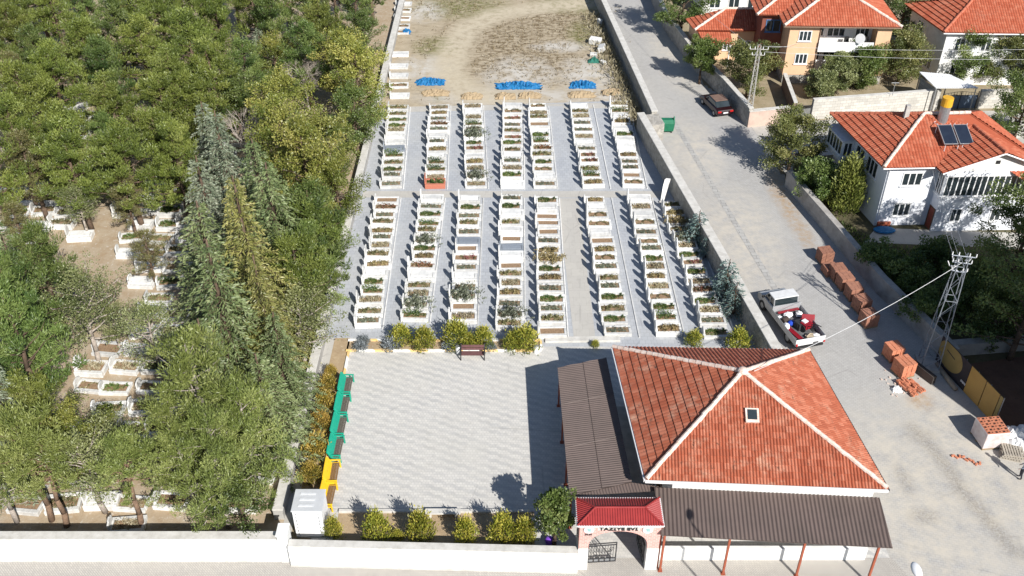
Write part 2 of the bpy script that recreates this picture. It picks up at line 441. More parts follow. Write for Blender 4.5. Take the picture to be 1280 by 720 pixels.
# ------------------------------------------------------------------ the ground
g = MB(); g.add([(-500, -60, -.03), (500, -60, -.03), (500, 700, -.03), (-500, 700, -.03)], [(0, 1, 2, 3)])
struct(g.build('ground', m_earth, origin=(0, 0, 0)))
XW = -12.85                                           # stone wall between wood and cemetery
sheet('forest_floor', [Vector((-75, 34.6)), Vector((XW, 34.6)), Vector((XW, 150)), Vector((-75, 150))], .0, m_forest)

# right hand wall of the cemetery (its cemetery-side foot)
wt0, wt1 = A(797, 141, 1.9), A(966, 436, 1.9)
wu0, wu1 = A(752, 0, 1.9), A(815, 139, 1.9)
wd = (wt1 - wt0).normalized(); wn = Vector((-wd.y, wd.x, 0)); wn = wn if wn.x > 0 else -wn
ud = (wu1 - wu0).normalized(); un = Vector((-ud.y, ud.x, 0)); un = un if un.x > 0 else -un
wu0e = wu0 - ud * 14
def xy(v): return Vector((v.x, v.y))

yBack = A(640, 129).y
sheet('cemetery_paving', [Vector((XW, 52.0)), xy(wt1) + Vector((.3, 0)), xy(wt0), Vector((xy(wt0).x - .2, yBack + .6)), Vector((XW, yBack - 1.2))], .004, m_path)
yc0, yc1 = A(640, 247).y, A(640, 239).y
sheet('cross_walk', [Vector((XW + .2, yc0)), Vector((A(845, 243).x - .5, yc0)), Vector((A(838, 238).x - .5, yc1)), Vector((XW + .2, yc1))], .012, m_walk)
sheet('central_walk', [A(718, 428), A(745, 428), A(723, 248), A(697, 248)], .012, m_walk)
sheet('central_walk', [A(694, 238), A(719, 238), A(704, 133), A(683, 133)], .016, m_path)
sheet('back_walk', [Vector((XW, yBack - 2.0)), Vector((A(787, 128).x, yBack - 1.0)), Vector((A(785, 126).x, yBack + .2)), Vector((XW, yBack - .9))], .010, m_walk)

# vacant lot behind the graves
trk = [A(*p) for p in ((760, 1), (680, 9), (620, 18), (585, 35), (568, 62), (560, 92), (585, 118), (640, 125))]
trk = [xy(p) for p in trk]
def m_track(p): return max(0, 1 - max(0, min(distseg(p, trk[i], trk[i + 1]) for i in range(len(trk) - 1)) - .9) / 1.6)
def blob(pts):
    q = [(xy(A(x, y)), rx, ry) for x, y, rx, ry in pts]
    return lambda p: max(max(0, 1 - math.sqrt(((p.x - c.x) / rx) ** 2 + ((p.y - c.y) / ry) ** 2) ** 2) for c, rx, ry in q)
m_greyp = blob([(650, 95, 5, 6), (735, 95, 4, 6), (530, 85, 4, 4), (640, 122, 12, 3), (530, 15, 3, 4), (700, 58, 4, 2), (755, 118, 4, 3)])
m_green = blob([(728, 42, 2.2, 5), (575, 8, 7, 5), (545, 58, 3, 3.5), (550, 122, 1, 1.2), (735, 5, 8, 4)])
m_brown = blob([(640, 55, 7, 11), (680, 75, 6, 8), (600, 45, 5, 8), (690, 30, 6, 8), (620, 80, 5, 5)])
m, nt, b = newmat('dry_grass', .95, .1); co = coords(nt)
n1 = noise(nt, .55, 8, .7, co); n2 = noise(nt, 1.9, 8, .75, scaled(nt, co, (.6, 1.3, 1)))
col = mixn(nt, ramp(nt, n1, .35, .65), (.46, .39, .285), (.37, .305, .215))
col = mixn(nt, math_(nt, 'MULTIPLY', math_(nt, 'ADD', attr(nt, 'brown'), .35), ramp(nt, n2, .46, .60)), col, (.185, .14, .085))
col = mixn(nt, math_(nt, 'MULTIPLY', attr(nt, 'green'), ramp(nt, n2, .38, .58)), col, (.15, .155, .05))
col = mixn(nt, math_(nt, 'MULTIPLY', attr(nt, 'grey'), ramp(nt, n1, .38, .56)), col, (.52, .49, .44))
col = mixn(nt, math_(nt, 'MULTIPLY', attr(nt, 'track'), ramp(nt, noise(nt, 1.1, 8, .7, co), .30, .55)), col, (.50, .435, .325))
nt.links.new(col, b.inputs['Base Color']); bumpit(nt, b, n2, .6, .12)
lot = dense_sheet('vacant_lot', XW, 16, yBack - 1.6, 150, .4, -.012, m,
    {'track': m_track, 'grey': m_greyp, 'green': m_green, 'brown': m_brown})

# planting bed and kerbs in front of the graves
yb0, yb1 = A(560, 439).y, A(560, 426).y
m_bed = earthmat('bed_soil', (.42, .32, .20), (.33, .24, .15), (.50, .44, .33), 1.5)
xb0, xb1 = A(434, 432).x, A(676, 432).x
sheet('planting_bed', [Vector((xb0, yb0)), Vector((xb1, yb0)), Vector((xb1, yb1)), Vector((xb0, yb1))], .02, m_bed)
m, nt, b = newmat('painted_kerb', .8, .3); co = coords(nt); s = nt.nodes.new('ShaderNodeSeparateXYZ'); nt.links.new(co, s.inputs[0])
ph = math_(nt, 'PINGPONG', math_(nt, 'ADD', math_(nt, 'ADD', s.outputs[0], s.outputs[1]), 100.0), 1.2)
f = ramp(nt, ph, .58, .62)
col = mixn(nt, f, (.78, .77, .73), (.72, .50, .20)); col = mixn(nt, math_(nt, 'MULTIPLY', ramp(nt, noise(nt, 6, 6, .7, co), .5, .7), .5), col, (.5, .47, .42))
nt.links.new(col, b.inputs['Base Color']); m_kerb = m
def kerb(p, q, w=.16, h=.14, mat=None, name='kerb'):
    p, q = Vector((p[0], p[1], 0)), Vector((q[0], q[1], 0)); d = (q - p).normalized(); nn = Vector((-d.y, d.x, 0)) * (w / 2)
    return struct(MB().extr([p - nn, q - nn, q + nn, p + nn], (0, 0, h)).build(name, mat or m_kerb, origin=(0, 0, 0), bevel=.015))
kerb((xb0, yb0), (xb1, yb0)); kerb((xb0, yb1), (xb1 + .0, yb1)); kerb((xb1, yb0 + .1), (xb1, yb1 - .1))
kerb((xb1 + .3, yb1), (A(775, 427).x, yb1 + .1), .5, .16, coping)

# plaza, front pavement, road
xp0 = A(436, 440).x
yw = 34.35                                            # foot of the front wall, street side
sheet('plaza', [Vector((xp0, yw)), Vector((20.5, yw)), Vector((20.5, 46)), Vector((17.0, 51.5)), Vector((16.8, 52.1)), Vector((xb1 + .02, 52.1)), Vector((xb1 + .02, yb0 + .02)), Vector((xp0, yb0 + .02))], .0085, m_plaza)
kerb((xp0, 36.0), (xp0, yb0 - .1))
sheet('pavement', [Vector((-60, 20)), Vector((9.0, 20)), Vector((9.0, 34.4)), Vector((-60, 35.0))], .006, m_front)
# narrow bed between benches and stone wall, bed along the front wall
sheet('planting_bed', [Vector((xp0 - 1.15, 38)), Vector((xp0 - .08, 38)), Vector((xp0 - .08, 53)), Vector((xp0 - 1.15, 53))], .02, m_bed)
sheet('side_path', [Vector((XW, 34.6)), Vector((xp0 - 1.15, 34.6)), Vector((xp0 - 1.15, 53)), Vector((XW, 53))], .008, m_walk)
yf0 = A(560, 640).y
sheet('planting_bed', [Vector((A(420, 660).x, 35.1)), Vector((A(668, 660).x, 35.1)), Vector((A(668, 650).x, yf0)), Vector((A(420, 660).x, yf0))], .02, m_bed)
kerb((A(420, 660).x, yf0), (A(665, 650).x, yf0), .22, .16, coping)
kt = [A(664, 648), A(692, 690)]
kerb(kt[0], (kt[1].x, 35.2), .14, .14, coping)

rd = [A(*p) for p in ((1140, 535), (1165, 560), (1185, 585), (1200, 610), (1230, 645), (1268, 690))]; rd = [xy(p) for p in rd]
def m_stain(p):
    a = max(0, 1 - min(distseg(p, rd[i], rd[i + 1]) for i in range(len(rd) - 1)) / .75)
    return max(a, .7 * st2(p))
st2 = blob([(1130, 600, .6, 1.6), (1155, 645, 1.2, .8), (1125, 470, .3, .3), (1150, 545, 1.2, .9)])
m_dust = blob([(1200, 560, 4.5, 9), (1240, 620, 5, 8), (1150, 620, 5, 10), (1165, 520, 2.5, 4), (850, 60, 4, 14), (930, 300, 4, 10), (1180, 690, 5, 6), (870, 190, 3, 8)])
m_dirt = blob([(985, 258, 1.0, 5.5), (975, 240, 1.2, 4), (1005, 292, .9, 3), (1150, 500, 1.0, 1.2)])
rp = [xy(A(*p)) for p in ((742, -60), (800, -60), (858, 60), (880, 105), (945, 153))]
rp += [xy(A(*p, 1.5)) + Vector((.35, 0)) for p in ((984, 213), (1030, 265), (1100, 345), (1180, 424), (1190, 437))] + [xy(A(*p)) + Vector((.1, 0)) for p in ((1176, 455), (1244, 530), (1300, 598))]
rp += [Vector((60, 36)), Vector((60, 18)), Vector((9.0, 18)), Vector((9.0, 33)), Vector((20.0, 33.5)), Vector((20.0, 45.5))] + [xy(wt1) + xy(wn) * .3, xy(wt0) + xy(wn) * .3, xy(wu1) + xy(un) * .2, xy(wu0e)]
dense_sheet('road', 7, 60, 18, 150, .33, .0, m_road, {'dust': m_dust, 'dirt': m_dirt, 'stain': m_stain}, lambda x, y: inpoly(x, y, rp))
sheet('forecourt', [Vector((9.0, 34.4)), Vector((20.6, 34.4)), Vector((21.2, 33.0)), Vector((21.5, 20)), Vector((9.0, 20))], .008, m_front)
ga, gb = xy(A(826, 150)) + Vector((.9, 0)), xy(A(985, 425)) + Vector((1.0, 0))
sheet('gutter', [ga, gb, gb + Vector((.45, .2)), ga + Vector((.45, .2))], .012, m_gutter)
uu = xy(un); 
sheet('gutter', [xy(wu0e) + uu * .62, xy(wu1) + uu * .62, xy(wu1) + uu * 1.05, xy(wu0e) + uu * 1.05], .012, m_gutter)

# ------------------------------------------------------------------ walls round the cemetery
def wallthing(p, q, nrm, th, h, label, mat, cap=None, capo=.06, name='stone_wall', z0=0.0):
    p, q = Vector((p.x, p.y, z0)), Vector((q.x, q.y, z0)); nn = Vector((nrm.x, nrm.y, 0)).normalized()
    t = thing(name, label, 'wall', (p + q) / 2)
    MB().extr([p, q, q + nn * th, p + nn * th], (0, 0, h)).build('wall_body', mat, t)
    if cap:
        d = (q - p).normalized() * capo; k = nn * capo
        MB().extr([p - d - k + Vector((0, 0, h + .002)), q + d - k + Vector((0, 0, h + .002)), q + d + nn * th + k + Vector((0, 0, h + .002)), p - d + nn * th + k + Vector((0, 0, h + .002))], (0, 0, .1)).build('coping', cap, t, bevel=.02)
    return t
wallthing(wt0, wt1, wn, .6, 1.8, 'grey rubble stone wall with pale coping beside the eight lower and upper grave rows', rubble, coping)
wallthing(wu0e, wu1, un, .5, 1.85, 'long grey stone wall between the vacant lot and the sloping lane', rubble, coping)
e0 = wt0 + wd * 0.1
MB().extr([Vector((e0.x, e0.y, 0)) + wn * .68, Vector((e0.x, e0.y, 0)) + wn * .68 + Vector((wd.x, wd.y, 0)) * 2.2, Vector((e0.x, e0.y, 0)) + wn * 2.0 + Vector((wd.x, wd.y, 0)) * 2.0, Vector((e0.x, e0.y, 0)) + wn * 2.0], (0, 0, 1.7)).build('rubble_ledge', rubble)
tag(bpy.data.objects['rubble_ledge'], 'rubble filled stone ledge where the two lane walls meet, beside the green bin', 'ledge')
wallthing(Vector((XW, 37.0)), Vector((XW, 118)), Vector((-1, 0)), .55, .75, 'low pale stone wall along the edge of the wood', concrete, coping, .03)
# white front wall, left stretch, pillar, right stretch
zt = 1.75
fl0, fl1 = A(-60, 676, zt), A(347, 676, zt); fr0, fr1 = A(359, 684, 1.6), A(723, 693, 1.6)
def frontwall(p, q, label, h, th, capm, mat):
    t = thing('perimeter_wall', label, 'wall', (p.x / 2 + q.x / 2, p.y / 2 + q.y / 2, 0))
    a, b_ = Vector((p.x, p.y, 0)), Vector((q.x, q.y, 0)); n_ = Vector((-(b_ - a).normalized().y, (b_ - a).normalized().x, 0))
    MB().extr([a, b_, b_ + n_ * th, a + n_ * th], (0, 0, h)).build('wall_body', mat, t)
    MB().extr([a + n_ * .07 + Vector((0, 0, h + .002)), b_ + n_ * .07 + Vector((0, 0, h + .002)), b_ + n_ * (th - .02) + Vector((0, 0, h + .002)), a + n_ * (th - .02) + Vector((0, 0, h + .002))], (0, 0, .05)).build('coping', capm, t)
    MB().extr([a + n_ * -.03, b_ + n_ * -.03, b_ + n_ * -.003, a + n_ * -.003], (0, 0, .12)).build('plinth', coping, t)
frontwall(fl0, fl1, 'long white painted block wall in front of the wood', zt, .62, coping, whiteblock)
frontwall(fr0, fr1, 'lower white block wall in front of the paved yard, up to the gate', 1.55, .55, coping, whiteblock)
pl = A(352, 690, .9)
t = thing('wall_pillar', 'square white pillar joining the two white front walls', 'pillar', (pl.x, pl.y + .35, 0))
x0, x1 = A(346.5, 676, 1.8).x, A(359, 676, 1.8).x
MB().bb(x0, x1, fl1.y - .06, fl1.y + .75, 0, 2.15).build('pillar_body', whitewall, t, bevel=.02)
MB().bb(x0 - .05, x1 + .05, fl1.y - .1, fl1.y + .8, 2.152, 2.25).build('pillar_cap', whitewall, t, bevel=.02)

# ------------------------------------------------------------------ graves
PLANTM = {
 'drytuft': leafmat('dry_tuft', [(.13, .095, .05), (.22, .165, .09), (.34, .27, .16)]),
 'green': leafmat('grave_green', [(.05, .10, .02), (.09, .14, .03), (.16, .20, .06)]),
 'olive': leafmat('grave_olive', [(.12, .12, .05), (.19, .18, .08), (.28, .26, .13)]),
 'ochre': leafmat('grave_ochre', [(.15, .13, .06), (.28, .22, .09), (.38, .30, .15)]),
 'straw': leafmat('grave_straw', [(.22, .19, .11), (.34, .29, .18), (.45, .40, .27)]),
 'rust': leafmat('grave_rust', [(.10, .10, .04), (.26, .07, .045), (.20, .16, .08)]),
 'greygreen': leafmat('grave_greygreen', [(.11, .125, .085), (.17, .19, .13), (.24, .26, .18)]),
 'pink': leafmat('grave_pink', [(.10, .14, .05), (.35, .08, .10), (.18, .2, .08)]),
}
def headstone_mb(kind, w=.62, h=.9):
    b = MB(); x = -.93
    if kind == 0: pts = [(-w/2, 0), (w/2, 0), (w/2, h), (-w/2, h)]
    elif kind == 1: pts = [(-w/2, 0), (w/2, 0), (w/2, h * .72)] + [(w/2 * math.cos(a), h * .72 + h * .28 * math.sin(a)) for a in [math.pi * k / 8 for k in range(1, 8)]] + [(-w/2, h * .72)]
    elif kind == 2: pts = [(-w/2, 0), (w/2, 0), (w/2 * .9, h * .75), (0, h), (-w/2 * .9, h * .75)]
    else: pts = [(-w/2, 0), (w/2, 0), (w/2, h * .8), (w * .2, h * .86), (w * .2, h), (-w * .2, h), (-w * .2, h * .86), (-w/2, h * .8)]
    b.extr([Vector((x - .05, p[0], p[1] + .05)) for p in pts], (.1, 0, 0))
    return b
def surround_mb(L=1.9, W=1.02, h=.36, k=.16, kw=.22):
    b = MB()
    b.bb(-L/2, L/2, -W/2, -W/2 + kw, 0, h); b.bb(-L/2, L/2, W/2 - kw, W/2, 0, h)
    b.bb(-L/2, -L/2 + k, -W/2 + kw, W/2 - kw, 0, h + .06); b.bb(L/2 - k, L/2, -W/2 + kw, W/2 - kw, 0, h)
    return b
def plants_mb(n, hx=.74, hy=.36, top=.22, l=.16, seed=0, bush=0):
    random.seed(seed); b = MB()
    for c in range(n):
        if bush: cx, cy = random.gauss(0, hx * .5), random.gauss(0, hy * .6)
        else: cx, cy = random.uniform(-hx, hx), random.uniform(-hy, hy)
        t = random.random(); hh = top * random.uniform(.4, 1.2)
        for i in range(14):
            d = Vector((random.gauss(0, .7), random.gauss(0, .7), random.uniform(.2, 1.2)))
            p = Vector((cx + random.gauss(0, .08), cy + random.gauss(0, .07), .3 + random.random() * hh))
            b.leaf(p, d, l * .4, l * random.uniform(.7, 1.4), min(1, max(0, t + random.gauss(0, .15))))
    return b
protos = []
looks = [  # look, planting, amount, top, stone, head shape, surround height
 ('white marble grave with low green plants', 'green', 26, .2, marble, 1, .36),
 ('white marble grave with olive plants', 'olive', 26, .25, marble, 0, .38),
 ('white marble grave with ochre withered plants', 'ochre', 28, .25, marble, 1, .36),
 ('white marble grave with straw coloured dry plants', 'straw', 26, .2, marble, 3, .34),
 ('white marble grave with rust red flowers', 'rust', 24, .22, marble, 2, .36),
 ('white marble grave with grey green herbs', 'greygreen', 24, .2, marble, 0, .4),
 ('white marble grave with sparse plants in bare soil', 'olive', 8, .15, marble, 1, .36),
 ('white marble grave with a few pink flowers', 'pink', 14, .22, marble, 3, .38),
 ('white marble grave under a flat white slab', None, 0, 0, marble, 1, .38),
 ('white marble grave with bare brown soil', None, 0, 0, marble, 0, .34),
 ('grey granite grave under a dark speckled slab', None, 0, 0, granite, 1, .38),
 ('red granite grave with green plants', 'green', 24, .2, redstone, 0, .36),
 ('white marble grave overgrown by a round grey green bush', 'greygreen', 60, .75, marble, 0, .36),
 ('white marble grave overgrown by a big orange and green bush', 'ochre', 60, .7, marble, 1, .36),
 ('white marble grave with tall straggly green plants', 'green', 22, .6, marble, 1, .36),
]
HID = (0, -400, -60)
for i, (lk, pk, n, top, st, hk, sh) in enumerate(looks):
    g = thing('grave', lk, 'grave')
    surround_mb(h=sh).build('grave_surround', st, g, bevel=.02)
    random.seed(100 + i)
    headstone_mb(hk, random.uniform(.56, .72), random.uniform(.8, 1.1)).build('headstone', st, g, bevel=.012)
    if i in (8, 10): MB().bb(-.77, .77, -.28, .28, .3, sh + .035).build('grave_slab', st, g, bevel=.015)
    else: MB().bb(-.785, .785, -.288, .288, .02, sh - .06).build('grave_soil', soil, g)
    if pk:
        bush = i in (12, 13)
        plants_mb(n, 1.0 if bush else .72, .55 if bush else .27, top, .2 if bush else .16, 300 + i, bush).build('grave_planting', PLANTM[pk], g)
    protos.append(g)
used = set()
random.seed(11)
GW = [11, 14, 7, 9, 3, 12, 10, 4, 15, 6, .5, 0, 1.0, .5, 7]
lower = [((441, 412), (470, 248)), ((500.5, 404), (525.5, 248)), ((560, 407), (573, 248)), ((619, 415), (624, 248)), ((672.5, 425), (668, 248)),
         ((746, 423), (720.5, 248)), ((815.5, 422), (781.7, 248)), ((874, 426), (819, 256))]
upper = [((473.5, 237), (486, 135)), ((528.5, 237), (536.7, 133)), ((580, 237), (577.6, 133)), ((625, 237), (628, 133)), ((666.6, 237), (659, 133)),
         ((720, 237), (704, 132)), ((776, 236), (758, 130))]
special = {('lower', 1, 1): 12, ('lower', 2, 2): 12, ('lower', 3, 1): 12, ('lower', 3, 8): 10, ('lower', 4, 7): 13,
           ('upper', 1, 0): 11, ('lower', 0, 2): 3, ('lower', 7, 13): 2, ('lower', 7, 12): 13, ('upper', 4, 6): 14, ('upper', 2, 1): 12, ('upper', 5, 10): 3, ('upper', 5, 7): 3}
rowk = MB()
for bname, rows, npl in (('lower', lower, 15), ('upper', upper, 13)):
    for ri, (pf, pb) in enumerate(rows):
        a, b_ = A(*pf), A(*pb); n_ = npl - (1 if bname == 'lower' and ri in (1, 2) else 0)
        d = (b_ - a); step = d.length / n_; d.normalize(); ang = math.atan2(d.y, d.x) - math.pi / 2
        off = Vector((d.y, -d.x, 0)) * (1.02 if ri not in (5, 6, 7) else 1.3)
        if ri in (5, 6): off = Vector((d.y, -d.x, 0)) * 1.45 if ri == 5 else Vector((d.y, -d.x, 0)) * 1.1
        for k in range(n_):
            i = special.get((bname, ri, k))
            if i is None: i = random.choices(range(len(looks)), GW)[0]
            p = a + d * (step * (k + .5)) + off + Vector((random.uniform(-.06, .06), 0, 0))
            lab = f"{looks[i][0]}, {ORD[k + 1]} in {ORD[ri + 1]} row from wood, {bname} block"
            if len(lab.split()) > 16: lab = lab.replace('white marble grave', 'marble grave').replace('with a few', 'with').replace(' big', '')
            if len(lab.split()) > 16: lab = lab.replace(' overgrown by a round', ' under').replace(' overgrown by a', ' under')
            place(protos[i], used, (p.x, p.y, .012), ang + random.uniform(-.045, .045), (random.uniform(.86, 1.06), step / 1.06 * random.uniform(.84, 1.0), random.uniform(.6, 1.25)), lab, 'grave', f'graves of the {bname} block')
        e = off * 2 + Vector((d.y, -d.x, 0)) * .02
        p, q = a + e, b_ + e
        o = MB().extr([p, q, q + Vector((.08, 0, 0)), p + Vector((.08, 0, 0))], (0, 0, .07)).build('row_kerb', marble)
        tag(o, f'thin white kerb at the foot of the {ORD[ri + 1]} grave row from wood, {bname} block', 'kerb', 'kerbs along the grave rows')
# single column of graves in the far left of the lot
for k, (px, py, i) in enumerate(((497, 121, 8), (496, 108, 6), (496, 96, 8), (496, 84, 8), (497, 69, 8), (498, 41, 9), (499, 34, 6), (500, 24, 9), (502, 6, 8), (501, 14, 6))):
    p = A(px + 3, py)
    place(protos[i], used, (p.x, p.y, 0), random.uniform(-.06, .06), (1, 1.1, .55), f"{looks[i][0]}, {ORD[k + 1]} back along lot edge", 'grave', 'graves at the lot edge')
# old graves under the trees: kept where the crowns leave gaps
gaps = [(150, 235, 240, 345), (170, 345, 235, 470), (100, 430, 225, 520), (0, 230, 110, 300), (60, 130, 115, 175), (130, 85, 160, 125), (0, 600, 230, 660), (225, 590, 350, 655), (20, 540, 120, 600), (130, 500, 240, 560), (0, 60, 60, 120), (250, 180, 300, 240)]
ln = 0
oldm = []
for j in range(29):
    y = 36.2 + j * 1.93; c_ = 0
    for i_ in range(20):
        x = XW - 2.2 - i_ * 2.12 + random.uniform(-.4, .4); yy = y + random.uniform(-.25, .25)
        u = Vector((x, yy, 0)); dep = yy * CP + H * SP; px = 640 + F * x / dep; py = 360 + F * (H * CP - yy * SP) / dep
        c_ += 1
        if not any(g0 <= px <= g2 and g1 <= py <= g3 for (g0, g1, g2, g3) in gaps): continue
        i = random.choice((0, 1, 3, 6, 8, 8, 9, 9, 14, 3))
        lk = looks[i][0].replace('white marble', 'old marble').replace(' coloured', '').replace('tall straggly ', '').replace(' in bare soil', '').replace('under a flat white slab', 'with slab')
        lab = f"{lk}, {ORD[c_]} from wood edge, {ORD[j + 1] if j < 20 else 'far'} line from wall"
        if j >= 20: lab = f"{lk}, {ORD[c_]} from wood edge, {ORD[j - 19]} far line"
        o = place(protos[i], used, (x, yy, 0), random.uniform(-.14, .14), (1.0, random.uniform(1.1, 1.4), random.uniform(.6, 1.25)), lab, 'grave', 'old graves under the trees')
for g in protos:                       # drop any look that was never placed
    if g.name not in used:
        for ch in list(g.children): bpy.data.objects.remove(ch)
        bpy.data.objects.remove(g)
# ------------------------------------------------------------------ trees
LEAF = {
 'pine': leafmat('pine_needles', [(.095, .13, .024), (.19, .235, .042), (.30, .335, .085)], .15),
 'darkpine': leafmat('dark_pine_needles', [(.05, .09, .02), (.12, .175, .04), (.21, .265, .075)], .18),
 'lightpine': leafmat('light_pine_needles', [(.13, .165, .035), (.22, .26, .065), (.33, .36, .12)], .12),
 'yellow': leafmat('autumn_leaves', [(.14, .175, .03), (.27, .29, .055), (.42, .39, .10)], .2, .35),
 'leafgreen': leafmat('broad_leaves', [(.07, .12, .022), (.14, .20, .045), (.24, .29, .09)], .2, .35),
 'cedar': leafmat('cedar_needles', [(.095, .135, .05), (.175, .225, .085), (.27, .315, .15)], .15, .2),
 'bluecedar': leafmat('blue_cedar_needles', [(.13, .165, .10), (.23, .27, .175), (.34, .37, .27)], .15, .2),
 'goldcedar': leafmat('gold_cedar_needles', [(.14, .15, .04), (.26, .25, .07), (.37, .33, .12)], .15, .2),
 'olive': leafmat('olive_leaves', [(.12, .145, .05), (.21, .235, .085), (.32, .335, .15)], .15, .25),
 'streetolive': leafmat('street_tree_leaves', [(.09, .11, .03), (.18, .20, .055), (.30, .28, .10)], .12, .3),
 'brown': leafmat('brown_needles', [(.13, .12, .05), (.22, .20, .075), (.22, .24, .08)], .15, .2),
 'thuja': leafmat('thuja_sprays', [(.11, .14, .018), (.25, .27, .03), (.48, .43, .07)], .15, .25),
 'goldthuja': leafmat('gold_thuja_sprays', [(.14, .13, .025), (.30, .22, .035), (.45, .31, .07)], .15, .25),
 'lavender': leafmat('lavender_leaves', [(.14, .16, .16), (.22, .25, .26), (.30, .33, .35)], .1, .2),
 'spruce': leafmat('blue_spruce_needles', [(.08, .14, .12), (.14, .21, .19), (.22, .29, .27)], .1, .2),
}
def rv(s=1.0): return Vector((random.gauss(0, s), random.gauss(0, s), random.gauss(0, s)))
def clump(b, c, r, n, w, l, t, up=.35, flat=.7):
    for i in range(n):
        d = rv().normalized(); d.z += up
        p = c + Vector((d.x * r, d.y * r, d.z * r * flat)) * random.uniform(.35, 1.0)
        b.leaf(p, d + rv(.35), w * random.uniform(.7, 1.3), l * random.uniform(.7, 1.3), min(1, max(0, t + random.gauss(0, .14))))
def limb(tr, p0, d, L, r, sag=0.0, n=4):
    pts = [p0]; rr = [r]
    for i in range(1, n + 1):
        t = i / n
        pts.append(p0 + d * (L * t) + Vector((random.gauss(0, .04 * L), random.gauss(0, .04 * L), sag * L * t * t)))
        rr.append(r * (1 - .8 * t))
    tr.path(pts, rr, 5); return pts
def trunk_mb(h, r, lean=0.0):
    tr = MB(); pts = []; rr = []; a = random.uniform(0, 6.28)
    for i in range(7):
        t = i / 6
        pts.append(Vector((math.cos(a) * lean * t * h + random.gauss(0, .05), math.sin(a) * lean * t * h + random.gauss(0, .05), h * t))); rr.append(r * (1.15 - t * .95))
    pts[0].x = pts[0].y = 0; tr.path(pts, rr, 7); return tr, pts
def at_h(pts, z):
    for i in range(len(pts) - 1):
        if pts[i].z <= z <= pts[i + 1].z + 1e-6:
            t = (z - pts[i].z) / (pts[i + 1].z - pts[i].z); return pts[i].lerp(pts[i + 1], t)
    return pts[-1].copy()
def make_tree(kind, seed, h, r, mat, bare=.25, dens=1.0, trunkmat=None, lean=.02, name='tree', cat='tree'):
    random.seed(seed); t = thing(name, 'tree', cat); cr = MB()
    tr, pts = trunk_mb(h * .95, .05 + h * .016, lean); cs = min(1.0, .25 + r * .3)
    if kind in ('pine', 'broad', 'olive'):
        nl = int((36 if kind == 'pine' else 34) * max(.8, h / 9))
        for i in range(nl):
            f = (i + random.random()) / nl
            z = h * (bare + (1 - bare) * f * .93); 
            if kind == 'pine': prof = 1.12 * min(1, .62 + f * 2.2) * (1 - f * .93) ** .62
            else: prof = math.sqrt(max(0.02, 1 - (f * 1.75 - .72) ** 2)) if abs(f * 1.75 - .72) < 1 else .3
            a = i * 2.4 + random.gauss(0, .5); L = r * prof * random.uniform(.6, 1.15) + .25
            d = Vector((math.cos(a), math.sin(a), random.uniform(.05, .5) + f * .5)).normalized()
            lp = limb(tr, at_h(pts, z * .95), d, L, .03 + .045 * (1 - f), -.05 if kind == 'pine' else .05)
            tint = min(1, max(0, random.gauss(.48, .2)))
            for q in (1.0, .72, .45) if L > 1.3 else (1.0, .6):
                c = lp[0].lerp(lp[-1], q) + rv(.10)
                if kind == 'pine': clump(cr, c, .50 * random.uniform(.65, 1.35), int(135 * dens), .052, .23, tint, .95, .9)
                elif kind == 'broad': clump(cr, c, .72 * cs * random.uniform(.7, 1.25), int(115 * dens), .105, .15, tint, .25, .75)
                else: clump(cr, c, .66 * random.uniform(.7, 1.2), int(85 * dens), .075, .12, tint, .2, .8)
        c = at_h(pts, h * .95)
        for k in range(3): clump(cr, c + rv(.25) * cs, .5 * cs, int(80 * dens), .08, .2, .55, .6, .8)
    elif kind == 'cedar':
        nv = int(h * 2.1)
        for lv in range(nv):
            f = lv / nv; z = h * (bare + (1 - bare) * f); nb = 8 if f < .7 else 5
            for k in range(nb):
                a = lv * 1.1 + k * 6.28 / nb + random.gauss(0, .25); L = (r * (1 - f) ** .85 + .22) * random.uniform(.7, 1.12)
                d = Vector((math.cos(a), math.sin(a), .25)); s_ = Vector((-d.y, d.x, 0)); p0 = at_h(pts, z * .95)
                tint = min(1, max(0, random.gauss(.45, .2))); npt = max(3, int(L / .2)); last = p0
                for j in range(1, npt + 1):
                    q = j / npt; p = p0 + Vector((d.x * L * q, d.y * L * q, .28 * L * q - .5 * L * q * q))
                    if j % 4 == 0 or j == npt: tr.tube(last, p, .035 * (1 - q * .6), .03 * (1 - q * .7), 4, False); last = p
                    if q < .16: continue
                    for m_ in range(int(7 * dens)):
                        sg = random.choice((-1, 1)); dd = s_ * sg * random.uniform(.3, 1) + Vector((d.x, d.y, 0)) * random.uniform(.3, 1) + Vector((0, 0, random.uniform(-.55, .12)))
                        sp = .34 * (1.15 - q * .6)
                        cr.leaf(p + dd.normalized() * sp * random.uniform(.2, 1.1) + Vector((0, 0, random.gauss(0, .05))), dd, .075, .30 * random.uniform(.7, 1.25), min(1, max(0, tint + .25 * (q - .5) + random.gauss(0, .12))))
    crown = cr.build('crown', mat, t, smooth=False)
    tr.build('trunk', trunkmat or bark, t, smooth=True)
    return t
def make_bare(seed, h):
    random.seed(seed); t = thing('bare_tree', 'tree', 'tree'); tr, pts = trunk_mb(h * .6, .13, .05); tw = MB()
    def rec(p, d, L, r, k):
        q = p + d * L; (tr if k > 2 else tw).tube(p, q, r, r * .6, 5, False)
        if k == 0: return
        for i in range(4 if k > 1 else 5):
            rec(p + d * L * random.uniform(.4, 1), (d + rv(.42) + Vector((0, 0, .12))).normalized(), L * random.uniform(.55, .8), r * .55, k - 1)
    for i in range(9): rec(at_h(pts, h * random.uniform(.25, .57)), Vector((random.gauss(0, .8), random.gauss(0, .8), .9)).normalized(), h * .2, .05, 3)
    tr.build('trunk', barkpale, t); tw.build('twigs', barkpale, t); return t
